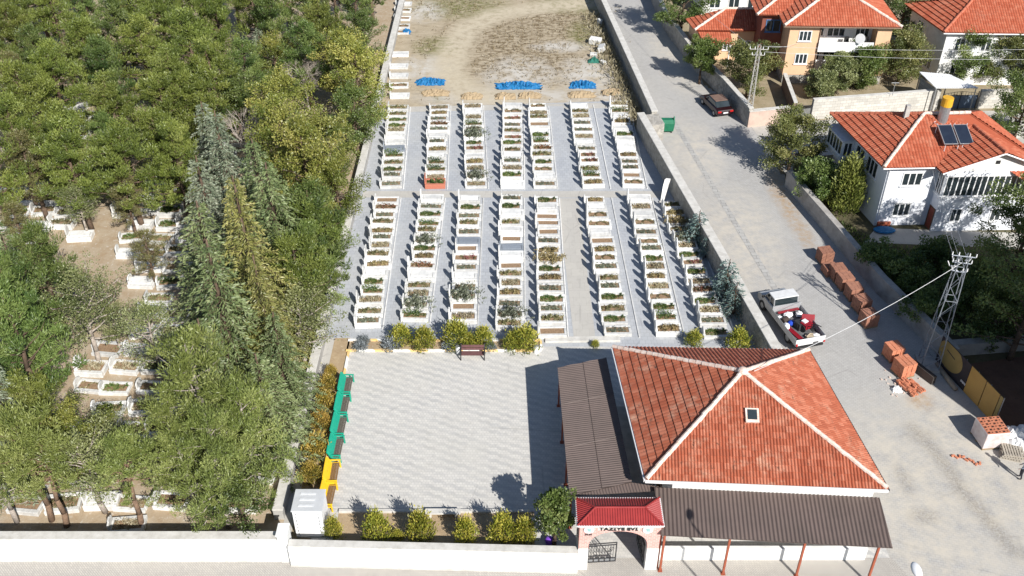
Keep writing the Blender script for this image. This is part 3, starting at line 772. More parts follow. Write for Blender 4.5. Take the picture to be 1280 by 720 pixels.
def make_shrub(seed, h, r, mat, name='thuja_shrub', wl=(.055, .17), n=46, per=44, egg=True):
    random.seed(seed); t = thing(name, 'shrub', 'shrub'); cr = MB(); st = MB()
    for i in range(5):
        a = i * 1.3; st.tube((math.cos(a) * .05, math.sin(a) * .05, 0), (math.cos(a) * r * .4, math.sin(a) * r * .4, h * .55), .025, .012, 5)
    for i in range(n):
        f = ((i + random.random()) / n) ** .8
        prof = 1.12 * min(1, (f / .16) ** .6) * (1 - f * .97) ** .58 if egg else math.sqrt(max(.05, 1 - f * f))
        a = i * 2.4; rad = r * prof * random.uniform(.55, 1.0)
        c = Vector((math.cos(a) * rad, math.sin(a) * rad, h * (.10 + .82 * f))); tint = min(1, max(0, random.gauss(.5, .22)))
        for k in range(per):
            d = Vector((math.cos(a) * .45, math.sin(a) * .45, 1.0)) + rv(.35)
            p = c + Vector((random.gauss(0, .1), random.gauss(0, .1), random.gauss(0, .14))) * (r / .6)
            if p.z < .03: p.z = .05
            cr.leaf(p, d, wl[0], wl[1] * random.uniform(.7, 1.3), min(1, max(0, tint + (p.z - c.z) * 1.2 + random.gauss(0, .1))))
    cr.build('foliage', mat, t); st.build('stems', bark, t); return t

PT_ = {
 'P': [make_tree('pine', 20 + i, 9.5, 2.75, LEAF['pine'], .22, 1.15, name='pine_tree') for i in range(3)],
 'D': [make_tree('pine', 30 + i, 9.0, 2.5, LEAF['darkpine'], .2, 1.15, name='pine_tree') for i in range(2)],
 'L': [make_tree('pine', 41 + i, 11, 3.6, LEAF['lightpine'], .2, 1.0, barkpale, .05, name='pine_tree') for i in range(2)],
 'Y': [make_tree('broad', 50 + i, 8, 2.9, LEAF['yellow'], .15, 1.1, name='broadleaf_tree') for i in range(2)],
 'B': [make_tree('broad', 60 + i, 7.5, 2.7, LEAF['leafgreen'], .15, 1.1, name='broadleaf_tree') for i in range(2)],
 'C': [make_tree('cedar', 70 + i, 12.5, 4.2, LEAF['cedar'], .06, 1.0, name='cedar_tree') for i in range(2)],
 'S': [make_tree('cedar', 75 + i, 11, 3.2, LEAF['bluecedar'], .08, 1.0, name='cedar_tree') for i in range(2)],
 'G': [make_tree('cedar', 78, 13, 3.3, LEAF['goldcedar'], .06, 1.0, name='cedar_tree')],
 'O': [make_tree('olive', 80 + i, 6.5, 2.3, LEAF['olive'], .3, 1.0, barkpale, .06, name='broadleaf_tree') for i in range(2)],
 'R': [make_tree('pine', 86, 8.5, 2.3, LEAF['brown'], .25, .6, name='pine_tree')],
 'N': [make_bare(90, 7.0)],
 'T': [make_tree('pine', 95 + i, 8.6, 2.5, LEAF['lightpine'], .5, 1.0, M('orange_bark', (.24, .155, .10), (.13, .085, .06), 6, .95, .6), .05, name='pine_tree') for i in range(2)],
}
KH = {'P': 9.5, 'D': 9, 'L': 11, 'Y': 8, 'B': 7.5, 'C': 12.5, 'S': 11, 'G': 13, 'O': 6.5, 'R': 8.5, 'N': 7, 'T': 8.6}
KN = {'P': 'mid green bushy pine', 'D': 'dark green dense pine', 'L': 'large pale green open pine', 'Y': 'yellowing broadleaf tree', 'B': 'rich green broadleaf tree',
      'C': 'tall drooping green cedar', 'S': 'silvery blue cedar', 'G': 'tall golden tinged cedar', 'O': 'grey olive leaved tree', 'R': 'thin brownish pine', 'N': 'bare grey leafless tree', 'T': 'high crowned pine on an orange trunk'}
tused = set(); cnt = {}
# lines of trees from the far edge of the wood to the front wall: crown centre in the photo, kind, size
lines = [
 [(20, -22, 'P', 1), (88, -26, 'D', 1), (155, -20, 'P', 1), (222, -26, 'P', 1.05), (290, -22, 'D', 1), (355, -24, 'P', 1), (415, -26, 'D', 1), (462, -20, 'D', .9)],
 [(-10, 10, 'P', 1), (48, 6, 'P', 1), (110, 10, 'D', .95), (182, 8, 'P', 1), (248, 10, 'P', 1), (315, 8, 'P', 1), (385, 8, 'D', 1), (445, 14, 'D', .95)],
 [(15, 42, 'P', 1), (75, 40, 'P', 1.05), (145, 42, 'D', 1), (205, 36, 'P', 1), (275, 42, 'P', 1.05), (345, 40, 'D', 1), (405, 42, 'P', 1), (455, 46, 'B', .9)],
 [(-15, 75, 'P', 1), (45, 76, 'D', 1), (112, 72, 'P', 1), (180, 76, 'P', 1), (240, 74, 'P', 1), (325, 62, 'S', .6), (310, 92, 'D', .9), (382, 74, 'D', .95), (428, 80, 'Y', 1)],
 [(22, 112, 'R', .8), (70, 108, 'P', 1.05), (138, 104, 'D', .95), (222, 114, 'P', .9), (268, 108, 'P', 1), (345, 82, 'Y', .75), (382, 100, 'N', .9), (450, 108, 'Y', 1.05)],
 [(-8, 150, 'O', 1), (36, 142, 'P', 1), (146, 150, 'P', .9), (205, 146, 'P', .95), (248, 140, 'P', .9), (295, 130, 'B', .9), (352, 138, 'Y', 1), (445, 148, 'B', .85)],
 [(22, 185, 'P', 1), (80, 182, 'P', 1.05), (140, 180, 'D', .9), (198, 184, 'P', 1.05), (262, 178, 'S', .85), (308, 172, 'N', 1.15), (352, 185, 'Y', 1.05), (408, 182, 'Y', 1)],
 [(-10, 222, 'P', 1), (40, 215, 'R', .9), (92, 212, 'P', 1), (158, 210, 'P', 1), (222, 212, 'P', .95), (280, 215, 'S', 1), (325, 232, 'C', .9), (385, 222, 'Y', 1.05), (428, 236, 'Y', .8)],
 [(22, 285, 'R', .6), (100, 258, 'O', .7), (160, 255, 'R', .6), (262, 272, 'S', .95), (305, 275, 'G', .9), (345, 280, 'C', 1), (388, 285, 'D', 1.1), (422, 300, 'P', .9)],
 [(12, 330, 'C', .75), (55, 335, 'D', 1.05), (185, 318, 'R', .55), (265, 335, 'C', 1), (318, 335, 'G', 1), (372, 345, 'P', .95), (402, 338, 'D', .85)],
 [(25, 398, 'D', 1.1), (105, 395, 'O', 1.1), (140, 405, 'O', .6), (282, 400, 'C', 1.05), (335, 398, 'G', .85), (380, 402, 'O', 1.0)],
 [(35, 452, 'D', 1.1), (190, 430, 'O', .9), (262, 450, 'C', .8), (315, 455, 'Y', .75), (352, 452, 'C', .7)],
 [(5, 510, 'S', .9), (45, 520, 'P', .8), (262, 510, 'L', 1.0), (330, 500, 'C', .7), (305, 545, 'L', .8)],
 [(25, 570, 'T', .95), (90, 568, 'Y', .7), (135, 562, 'O', .7), (215, 565, 'L', .75), (265, 595, 'L', .8), (325, 548, 'D', .6)],
 [(-5, 608, 'L', .6), (48, 600, 'T', .8), (112, 600, 'O', .95), (150, 604, 'T', .75), (238, 610, 'L', .62), (295, 628, 'B', .7)],
]
random.seed(5)
for li, row in enumerate(lines):
    for k, (px, py, kd, s) in enumerate(row):
        h = KH[kd] * s; p = A(px, py - (14 if li >= 13 else 0), h * (.74 if kd == 'T' else .58))
        cnt[kd] = cnt.get(kd, 0)
        protos_ = PT_[kd]; pr = protos_[cnt[kd] % len(protos_)]; cnt[kd] += 1
        x = min(p.x, XW - 1.0 - (0 if kd in 'CG' else 0))
        y = max(p.y, 36.5)
        lab = f"{KN[kd]}, {ORD[k + 1]} along {ORD[len(lines) - li]} tree line behind the front wall"
        if len(lab.split()) > 16: lab = f"{KN[kd]}, {ORD[k + 1]} along the {ORD[len(lines) - li]} tree line behind the front wall"
        place(pr, tused, (x, y, 0), random.uniform(0, 6.28), (s * random.uniform(.86, 1.16), s * random.uniform(.86, 1.16), s * random.uniform(.9, 1.12)), lab, 'tree', 'trees of the wood')

# street and garden trees
def one(kind, seed, h, r, mat, px, py, label, zc=.58, name='broadleaf_tree', bare=.2, base=False, dens=1.75, group=None, sc=1.0, xyz=None):
    t = make_tree(kind, seed, h, r, LEAF[mat], bare, dens, name=name)
    p = xyz if xyz is not None else (A(px, py, 0) if base else A(px, py, h * zc)); t.location = (p.x, p.y, 0); t.rotation_euler = (0, 0, seed); t['label'] = label
    if group: t['group'] = group
    return t
one('broad', 101, 4.3, .85, 'leafgreen', 692, 684, 'round green young tree on a thin stem inside the front wall, near the gate', base=True, bare=.42, dens=.9)
one('broad', 102, 5.2, 3.0, 'streetolive', 985, 213, 'wide green tree overhanging the lane by its corner wall', base=True, bare=.08, dens=1.9)
t = make_shrub(103, 5.0, 1.45, LEAF['pine'], 'conifer_tree', (.10, .32), 130, 70); t.location = A(1053, 264); t['label'] = 'upright light green conifer at the white house corner'; t['category'] = 'tree'
one('broad', 104, 3.2, 1.9, 'leafgreen', 1022, 252, 'low dark green tree beside the upright conifer', base=True, bare=.1)
one('broad', 105, 9.5, 3.8, 'darkpine', 0, 0, 'big very dark tree in front of the white house porch', xyz=Vector((35.2, 56.5, 0)), bare=.08, dens=1.9)
one('broad', 106, 5.2, 2.6, 'streetolive', 932, 122, 'olive green tree behind the lane wall by the lattice power pole', base=True, bare=.15)
one('broad', 107, 4.6, 1.6, 'leafgreen', 874, 105, 'slim green street tree on a thin stem beside the lane wall', base=True, bare=.35)
one('broad', 108, 6.5, 3.4, 'leafgreen', 855, 8, 'large dark green tree at the far end of the lane', base=False)
one('broad', 109, 4.0, 2.2, 'leafgreen', 1078, 108, 'bright green tree below the orange house balconies', base=True, bare=.1)
one('broad', 110, 3.4, 1.8, 'olive', 1046, 112, 'small olive tree under the ground floor balcony', base=True, bare=.1)
one('broad', 111, 5.0, 2.6, 'streetolive', 1122, 104, 'spreading olive green tree at the right corner of the orange house', base=True, bare=.15)
one('broad', 112, 2.4, 1.4, 'olive', 1024, 122, 'low brownish bush like tree at the stone wall by the driveway', base=True, bare=.08)
one('broad', 113, 7.0, 3.0, 'darkpine', 1128, 20, 'dark green tree between the two tiled houses at the top', base=False)
one('broad', 114, 5.6, 2.6, 'darkpine', 1205, 104, 'dark green garden tree beside the white tin shed roof', base=True, bare=.05, dens=1.9)
one('broad', 115, 5.4, 2.7, 'streetolive', 1250, 104, 'brownish olive garden tree before the top right house', base=True, bare=.05, dens=1.9)
one('broad', 116, 5.4, 3.0, 'leafgreen', 1268, 172, 'bright green tree at the back of the white house', base=True, bare=.1)
one('broad', 117, 4.2, 2.4, 'olive', 1285, 108, 'yellowish olive tree behind the pale block wall at the edge', base=True, bare=.1)
one('broad', 118, 6.5, 3.2, 'darkpine', 1180, 12, 'dark tree crown behind the top right house roof', base=False)
# shade trees of the garden south of the white house
random.seed(9)
for k, (x, y, s, lab) in enumerate(((39.5, 57.0, 11, 'tall dark garden tree beside the added shade block'), (33.6, 50.8, 9, 'dark tree at the back of the added shade block'),
        )):
    one('broad', 140 + k, s, 4.5, 'darkpine', 0, 0, lab, xyz=Vector((x, y, 0)), bare=.12, dens=1.0, group='shade trees beyond the plot')
for k, (px, py, h, r, lab) in enumerate(((1094, 340, 1.5, 1.5, 'low dark shrub like tree in the shaded plot near the lane wall'), (1130, 360, 1.7, 1.6, 'dark shrubby tree in the middle of the shaded plot'), (1168, 332, 1.5, 1.5, 'dark shrubby tree before the white house steps'),
        (1200, 385, 2.6, 1.9, 'dark bushy tree behind the lattice power tower'), (1150, 400, 1.5, 1.5, 'dark bush like tree at the foot of the shaded plot'), (1236, 428, 4.2, 1.7, 'slender dark tree at the low wall of the red soil plot'))):
    one('broad', 150 + k, h, r, 'darkpine', px, py, lab, base=True, bare=.06, dens=1.0)

# ------------------------------------------------------------------ shrubs
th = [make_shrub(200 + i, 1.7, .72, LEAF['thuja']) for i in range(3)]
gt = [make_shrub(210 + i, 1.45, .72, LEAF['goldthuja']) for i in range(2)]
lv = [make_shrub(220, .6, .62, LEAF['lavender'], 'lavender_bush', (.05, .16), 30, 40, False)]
sp = [make_tree('cedar', 230 + i, 3.6, 1.35, LEAF['spruce'], .04, .85, name='blue_spruce') for i in range(2)]
sused = set()
front = [(418, 672, .8), (472, 676, 1.15), (526, 677, 1.2), (582, 679, 1.0), (628, 680, 1.15), (655, 681, 1.0)]
for k, (px, py, s) in enumerate(front):
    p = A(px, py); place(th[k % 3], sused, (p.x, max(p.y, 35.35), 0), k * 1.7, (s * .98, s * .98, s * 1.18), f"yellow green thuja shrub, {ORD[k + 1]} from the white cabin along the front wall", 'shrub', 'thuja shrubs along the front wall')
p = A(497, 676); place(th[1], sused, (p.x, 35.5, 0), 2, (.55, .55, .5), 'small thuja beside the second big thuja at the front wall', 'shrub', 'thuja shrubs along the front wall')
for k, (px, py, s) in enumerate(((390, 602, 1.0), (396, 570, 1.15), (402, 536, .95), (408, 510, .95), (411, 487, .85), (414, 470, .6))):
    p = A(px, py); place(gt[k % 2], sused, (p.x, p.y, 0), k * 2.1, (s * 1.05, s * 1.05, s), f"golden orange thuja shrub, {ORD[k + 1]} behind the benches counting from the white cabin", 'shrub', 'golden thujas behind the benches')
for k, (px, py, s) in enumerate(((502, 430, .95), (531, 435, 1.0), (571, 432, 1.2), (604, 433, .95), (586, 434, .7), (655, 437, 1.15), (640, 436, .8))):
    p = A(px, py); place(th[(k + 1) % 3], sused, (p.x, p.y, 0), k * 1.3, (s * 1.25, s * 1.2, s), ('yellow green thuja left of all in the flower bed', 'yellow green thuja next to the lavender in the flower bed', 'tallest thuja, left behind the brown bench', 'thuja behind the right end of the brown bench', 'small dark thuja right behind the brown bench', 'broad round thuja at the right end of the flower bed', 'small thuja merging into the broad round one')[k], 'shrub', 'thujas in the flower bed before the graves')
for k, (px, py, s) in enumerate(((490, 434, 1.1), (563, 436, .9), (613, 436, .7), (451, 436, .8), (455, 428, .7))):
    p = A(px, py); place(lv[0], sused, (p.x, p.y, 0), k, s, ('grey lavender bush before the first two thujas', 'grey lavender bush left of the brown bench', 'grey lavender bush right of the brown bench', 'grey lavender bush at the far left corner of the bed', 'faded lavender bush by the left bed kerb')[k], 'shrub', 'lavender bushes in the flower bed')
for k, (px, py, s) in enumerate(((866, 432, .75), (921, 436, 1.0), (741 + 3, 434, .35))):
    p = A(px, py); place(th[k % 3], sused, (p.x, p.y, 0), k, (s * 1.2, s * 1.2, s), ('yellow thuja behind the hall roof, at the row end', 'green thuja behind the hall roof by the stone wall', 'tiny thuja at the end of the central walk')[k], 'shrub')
for k, (px, py, s) in enumerate(((872, 303, .9), (884, 322, .6), (908, 372, 1.0), (917, 392, .85))):
    p = A(px, py); place(sp[k % 2], sused, (p.x - .1, p.y, 0), k * 2, s, ('blue spruce by the stone wall, upper one of the pair far back', 'small blue spruce just below the far one by the stone wall', 'largest blue spruce by the stone wall', 'blue spruce leaning to the hall end of the stone wall')[k], 'tree', 'blue spruces along the stone wall')
for k in range(7):
    px, py = ((430, 430), (424, 455), (420, 448), (438, 420), (1062, 306), (990, 165), (1275, 180))[k]
# rough grass in the shaded plots and by the lane
gr = MB(); random.seed(31)
plot = [xy(A(*q)) for q in ((1040, 270), (1100, 305), (1290, 330), (1290, 410), (1185, 418), (1120, 375))]
for i in range(6000):
    x = random.uniform(min(q.x for q in plot), max(q.x for q in plot)); y = random.uniform(min(q.y for q in plot), max(q.y for q in plot))
    if inpoly(x, y, plot): gr.leaf(Vector((x, y, .12)), Vector((random.gauss(0, .4), random.gauss(0, .4), 1)), .1, random.uniform(.2, .5), random.random())
tag(gr.build('grass', LEAF['leafgreen'], origin=(0, 0, 0)), 'rough green grass covering the shaded plot beside the white house', 'grass', kind='stuff')
dr = MB()
for i in range(7500):
    x = random.uniform(XW + .5, 13); y = random.uniform(yBack + .5, 135)
    nrm = max(m_brown(Vector((x, y))), m_green(Vector((x, y))))
    if random.random() < nrm * .9 + .06 and m_track(Vector((x, y))) < .2: 
        for k in range(3): dr.leaf(Vector((x + random.gauss(0, .12), y + random.gauss(0, .12), .08)), Vector((random.gauss(0, .6), random.gauss(0, .6), 1)), .06, random.uniform(.12, .3), random.random())
tag(dr.build('grass', PLANTM['drytuft'], origin=(0, 0, 0)), 'dry brown tufts of grass over the vacant lot', 'grass', kind='stuff')
hd = MB()
for i in range(2600):
    t = random.random(); p = wu0.lerp(wu1, t); x = p.x - .3 - abs(random.gauss(0, 1.0)); y = p.y
    hd.leaf(Vector((x, y, random.uniform(.1, .55))), Vector((random.gauss(0, .5), random.gauss(0, .5), 1)), .1, random.uniform(.3, .7), random.random())
tag(hd.build('weeds', PLANTM['straw'], origin=(0, 0, 0)), 'tall straw coloured weeds along the foot of the lane wall', 'weeds', kind='stuff')
def Zp(py, y):
    v = (py - 360) / F; return H + y * (SP + v * CP) / (v * SP - CP)
def V(x, y, z=0.0): return Vector((x, y, z))
def up(p, z): return Vector((p.x, p.y, z))
def window(parent, p, q, s0, s1, z0, z1, n=2, frame=None, name='window', proud=.05, bar=.085, pane=None, mid=False):
    """window on the wall face p->q (outward is to the right of p->q): a frame part with its pane as sub-part"""
    frame = frame or whitepaint
    p, q = Vector((p.x, p.y, 0)), Vector((q.x, q.y, 0)); d = (q - p).normalized(); o = Vector((d.y, -d.x, 0))
    def blk(b, a0, a1, h0, h1, o0, o1):
        c = [p + d * a0 + o * o0, p + d * a1 + o * o0, p + d * a1 + o * o1, p + d * a0 + o * o1]
        b.extr([k + Vector((0, 0, h0)) for k in c], (0, 0, h1 - h0))
    f = MB()
    blk(f, s0, s1, z0, z0 + bar, .003, proud); blk(f, s0, s1, z1 - bar, z1, .003, proud)
    for i in range(n + 1):
        a = s0 + (s1 - s0 - bar) * i / n; blk(f, a, a + bar, z0 + bar, z1 - bar, .003, proud)
    if mid: 
        for i in range(n):
            a = s0 + (s1 - s0 - bar) * i / n + bar; e = s0 + (s1 - s0 - bar) * (i + 1) / n; blk(f, a, e, (z0 + z1) / 2 - .02, (z0 + z1) / 2 + .02, .003, proud - .01)
    w_ = f.build(name, frame, parent)
    g_ = MB(); blk(g_, s0 + bar * .5, s1 - bar * .5, z0 + bar * .5, z1 - bar * .5, .002, .016); g_.build('pane', pane or glass, w_)
    if z0 > .3:
        s_ = MB(); blk(s_, s0 - .08, s1 + .08, z0 - .07, z0 - .003, .003, proud + .06); s_.build('sill', frame, w_)
    return w_

# ------------------------------------------------------------------ the hall with its canopies
ze = 4.6
BL, BR, TR, TL = A(807, 600, ze), A(1110, 612, ze), A(1011, 438, ze), A(766, 434, ze)
cen = (BL + BR + TR + TL) / 4; AP = V(cen.x, cen.y + .15, 7.45)
hall = thing('hall', 'white hall under a worn red tiled pyramid roof with brown canopies', 'building', (cen.x, cen.y, 0))
def inset(p, f): return p + (cen - p) * f
fl = V(BL.x + 1.55, BL.y + .38); fr = V(BR.x - .5, BR.y + .36); bk_r = V(TR.x - .3, TR.y - .5); bk_l = V(TL.x + 1.6, TL.y - .5)
MB().extr([fl, fr, bk_r, bk_l], (0, 0, 4.42)).build('wall', whitewall, hall)
rf = surf('roof', [BL, BR, AP], tile_main, hall, .36, .17, .034, .04, 6, local=False)
surf('roof', [TL, BL, AP], tile_main, hall, .46, .235, .005, .055, 3, local=False)
surf('roof', [BR, TR, AP], tile_main, hall, .36, .17, .024, .03, 6, local=False)
surf('roof', [TR, TL, AP], tile_plum, hall, .36, .235, .03, .03, 6, local=False)
for p in (BL, BR, TR, TL): ridge('ridge_cap', p + (AP - p) * .005, AP, rf, .125, local=False, up=.075)
MB().ball(AP + V(0, 0, .1), (.3, .3, .2)).build('ridge_cap', mortar, rf)
for p, q in ((BL, BR), (TL, BL), (BR, TR), (TR, TL)):
    d = (q - p).normalized(); o = V(d.y, -d.x)
    b = MB(); b.extr([up(p, ze - .13) - d * .02, up(q, ze - .13) + d * .02, up(q, ze - .13) + d * .02 + o * .1, up(p, ze - .13) - d * .02 + o * .1], (0, 0, .13))
    b.build('gutter', whitepaint if (p, q) != (BR, TR) else dark, hall)
# skylight on the front slope
sk_c = A(938, 523, 6.0)
nF = (BR - BL).cross(AP - BL).normalized(); uF = (BR - BL).normalized(); vF = nF.cross(uF)
base = sk_c - nF * ((sk_c - BL).dot(nF))
mtx = Matrix((uF, vF, nF)).transposed()
MB().box(base + nF * .1, (.72, .8, .26), m=mtx).build('skylight', mortar, rf)
s_ = bpy.data.objects[[o.name for o in rf.children if o.name.startswith('skylight')][0]]
MB().box(base + nF * .25 + vF * .03, (.5, .56, .03), m=mtx).build('pane', glass, s_)
hf = fl, fr
MB().extr([fl + V(.0, -.02), fr + V(0, -.02), fr + V(0, -.002), fl + V(0, -.002)], (0, 0, .16)).build('plinth', coping, hall)
xv = A(1081, 701).x
MB().bb(7.9, xv, 34.2, 34.42, 0, .95).build('veranda_wall', whitewall, hall, bevel=.01)
# front canopy
ci0, ci1 = V(A(818, 612, 3.62).x, fl.y - .03, 3.62), V(A(1099, 622, 3.6).x, fr.y - .03, 3.6)
co0, co1 = A(826, 669, 3.15), A(1116, 685, 3.12)
fc = surf('front_canopy', [co0, co1, ci1, ci0], brownsheet, hall, 1.2, .215, .028, 0, 8, local=False, thick=.05)
b = MB()
for k in range(2):
    p, q = co0.lerp(ci0, .06 + .5 * k) - V(0, 0, .14), co1.lerp(ci1, .06 + .5 * k) - V(0, 0, .14)
    b.tube(p, q, .05, .05, 4)
b.build('canopy_beam', rustred, fc)
for px, py in ((832, 669), (913.8, 673), (1008.9, 676), (1101, 684)):
    p = A(px, py, 3.1) + V(0, .16)
    c_ = MB().box((p.x, p.y, 1.5), (.11, .11, 3.0)).build('canopy_post', rustred, hall)
    MB().bb(p.x - .12, p.x + .12, p.y - .12, p.y + .12, 0, .03).build('base_plate', rustred, c_)
for t in (.1, .5, .9):
    p = ci0.lerp(ci1, t); q = co0.lerp(co1, t)
    MB().tube(p - V(0, .02, .55), p.lerp(q, .5) - V(0, 0, .12), .035, .035, 4).build('canopy_brace', rustred, hall)
# side canopy
so0, so1 = A(712, 620, 2.95), A(697, 460, 2.95)
si1, si0 = A(758, 447, 3.4), A(790, 603, 3.4)
sc = surf('side_canopy', [so0, so1, si1, si0], brownsheet, hall, 1.7, .16, .02, 0, 6, local=False, thick=.05)
cx = A(829, 609, 3.42)
surf('side_canopy', [so0 + V(.05, 0, .0), si0, cx, V(cx.x, so0.y + .0, 3.4)], brownsheet, hall, 1.7, .16, .02, 0, 6, local=False, thick=.05, lift=-.02)
b = MB()
for t in (.34, .68):
    p, q = so0.lerp(so1, t), si0.lerp(si1, t); b.tube(p + V(0, 0, .045), q + V(0, 0, .045), .03, .03, 4)
p, q = so0.lerp(si0, .52), so1.lerp(si1, .52)
b.tube(p + V(0, 0, .045), q + V(0, 0, .045), .02, .02, 4)
b.build('sheet_joint', brownsheet, sc)
for t in (.03, .33, .66, .97):
    p = so0.lerp(so1, t) + V(.12, 0)
    c_ = MB().box((p.x, p.y, 1.42), (.1, .1, 2.84)).build('canopy_post', rustred, hall)
    MB().bb(p.x - .12, p.x + .12, p.y - .12, p.y + .12, 0, .03).build('base_plate', rustred, c_)
p = so0.lerp(so1, .02); q = so0.lerp(so1, .98)
MB().tube(p + V(.12, 0, -.12), q + V(.12, 0, -.12), .05, .05, 4).build('canopy_beam', rustred, sc)
MB().bb(min(so0.x, so1.x) + 2.6, fl.x - .01, so0.y + 1.4, TL.y - .6, .0, .18).build('veranda_step', concrete, hall)
MB().bb(fl.x + 2.2, fl.x + 3.3, fl.y - .05, fl.y - .003, .16, 2.3).build('door', woodbrown, hall)
for k in range(4):
    window(hall, bk_l, fl, 1.2 + k * 1.9, 2.4 + k * 1.9, 1.0, 2.4, 2, woodbrown)
for k in range(3):
    window(hall, fl, fr, 4.6 + k * 2.0, 5.8 + k * 2.0, 1.7, 2.9, 2, whitepaint)

# ------------------------------------------------------------------ brick gate
yF = 33.6; gx0, gx1 = 3.5, 7.72; ox0, ox1 = 4.02, 7.1
gz = 3.72; gate = thing('arched_gate', 'brick gateway with arched opening and red sheet roof beside the hall', 'gate', ((gx0 + gx1) / 2, yF + .5, 0))
GD = 1.35
zt_, zs = Zp(664, yF), 1.98
def archpts(n=14):
    c_ = (ox0 + ox1) / 2; r_ = (ox1 - ox0) / 2
    return [V(c_ - r_ * math.cos(math.pi * i / n), yF, zs + (zt_ - zs) * math.sin(math.pi * i / n) ** .9) for i in range(n + 1)]
ap = archpts()
b = MB()
for i in range(len(ap) - 1):   # spandrel over the arch in slices, then the two piers
    b.extr([ap[i], ap[i + 1], V(ap[i + 1].x, yF, gz), V(ap[i].x, yF, gz)], (0, GD, 0))
b.bb(gx0, ox0, yF, yF + GD, 1.72, gz); b.bb(ox1, gx1, yF, yF + GD, 1.72, gz)
b.build('brick_arch', pinkbrick, gate)
for x0, x1 in ((gx0 - .02, ox0 - .0), (ox1, gx1 + .02)):
    MB().bb(x0, x1, yF - .02, yF + GD + .02, 0, 1.718).build('pier', whitewall, gate, bevel=.01)
MB().bb(gx1 + .022, gx1 + .12, yF + .1, yF + .22, 0, 3.3).build('downpipe', rustred, gate)
e = [V(gx0 - .14, yF - .2, gz + .06), V(gx1 + .06, yF - .2, gz + .06), V(gx1 + .06, yF + GD + .32, gz + .06), V(gx0 - .14, yF + GD + .32, gz + .06)]
r0, r1 = V(gx0 + .8, yF + .62, gz + .5), V(gx1 - .85, yF + .62, gz + .5)
rg = surf('gate_roof', [e[0], e[1], r1, r0], redsheet, gate, .6, .13, .022, 0, 6, local=False, thick=.06)
surf('gate_roof', [e[2], e[3], r0, r1], redsheet, gate, .6, .13, .022, 0, 6, local=False, thick=.06)
surf('gate_roof', [e[3], e[0], r0], redsheet, gate, .6, .13, .022, 0, 6, local=False, thick=.06)
surf('gate_roof', [e[1], e[2], r1], redsheet, gate, .6, .13, .022, 0, 6, local=False, thick=.06)
b = MB(); b.tube(r0 + V(0, 0, .05), r1 + V(0, 0, .05), .06, .06, 6)
for p, q in ((e[0], r0), (e[3], r0), (e[1], r1), (e[2], r1)): b.tube(p + V(0, 0, .05), q + V(0, 0, .05), .05, .05, 6)
b.build('ridge_cap', redsheet, rg)
b = MB()
for i in range(4):
    p, q = e[i], e[(i + 1) % 4]; b.tube(p - V(0, 0, .03), q - V(0, 0, .03), .055, .055, 6)
b.build('gutter', whitepaint, rg)
def text(body, loc, size, mat, name, parent, ex=.02, rot=(R(90), 0, 0), align='CENTER'):
    cu = bpy.data.curves.new(name, 'FONT'); cu.body = body; cu.size = size; cu.extrude = ex; cu.align_x = align; cu.materials.append(mat)
    cu.resolution_u = 4
    f_ = bpy.data.objects.new(name, cu); me = bpy.data.meshes.new_from_object(f_); bpy.data.objects.remove(f_)
    o = bpy.data.objects.new(name, me); C.objects.link(o); o.rotation_euler = rot
    o.parent = parent; o.location = Vector(loc) - WORLD[parent.name_full]; WORLD[o.name_full] = WORLD[parent.name_full]
    return o
sb = MB().bb(4.42, 6.62, yF - .022, yF - .003, zt_ + .08, zt_ + .44).build('sign_board', M('pale_sign', (.66, .60, .54)), gate)
o = text('TAZ\u0130YE EV\u0130', (5.52, yF - .06, zt_ + .13), .34, blackiron, 'lettering', sb, .03)
o.scale = (1.12, 1, 1)
text('2020', (3.96, yF - .03, 2.83), .2, blackiron, 'lettering', gate, .012)
for cx_ in (3.98, 7.02):
    cz = 3.3
    d_ = MB().tube((cx_, yF - .003, cz), (cx_, yF - .07, cz), .27, .27, 20).build('emblem', whitepaint, gate)
    b = MB(); 
    for k in range(3): b.tube((cx_ - .1 + .02 * k, yF - .075, cz + .09 - .08 * k), (cx_ + .12, yF - .075, cz + .10 - .09 * k), .022, .022, 5)
    b.build('emblem_mark', M('emblem_teal', (.12, .34, .32)), d_)
def iron_leaf(x, y, ang, w_, label):
    g_ = thing('iron_gate', label, 'gate', (x, y, 0)); g_.rotation_euler = (0, 0, ang)
    h = 1.62; b = MB()
    for p, q in (((0, 0, .12), (0, 0, h)), ((w_, 0, .12), (w_, 0, h + .06)), ((0, 0, .14), (w_, 0, .14)), ((0, 0, h), (w_, 0, h + .06)), ((0, 0, .42), (w_, 0, .42)), ((0, 0, h - .16), (w_, 0, h - .11))):
        b.tube(p, q, .035, .035, 5)
    b.build('gate_frame', blackiron, g_, local=True)
    b = MB(); random.seed(4)
    for i in range(1, 10): b.tube((w_ * i / 10, 0, .42), (w_ * i / 10, 0, h - .14), .014, .014, 4)
    for i in range(14):
        cxx, czz = random.uniform(.18, w_ - .18), random.uniform(.58, h - .32); r_ = random.uniform(.09, .15)
        b.path([(cxx + r_ * (1 - k / 16) * math.cos(k * .55), .012, czz + r_ * (1 - k / 16) * math.sin(k * .55)) for k in range(13)], .014, 4)
    b.build('scrollwork', blackiron, g_, local=True)
    b = MB()
    for i in range(5): b.box((w_ * (i + .5) / 5, 0, .28), (w_ / 7, .02, .16))
    b.build('kick_plate', metalgrey, g_, local=True)
iron_leaf(ox0 + .05, yF + .35, R(4), 1.5, 'left leaf of the ornate black iron gate, half shut in the arch')
iron_leaf(ox1 - .06, yF + .35, R(96), 1.5, 'right leaf of the ornate black iron gate, swung open by the pier')

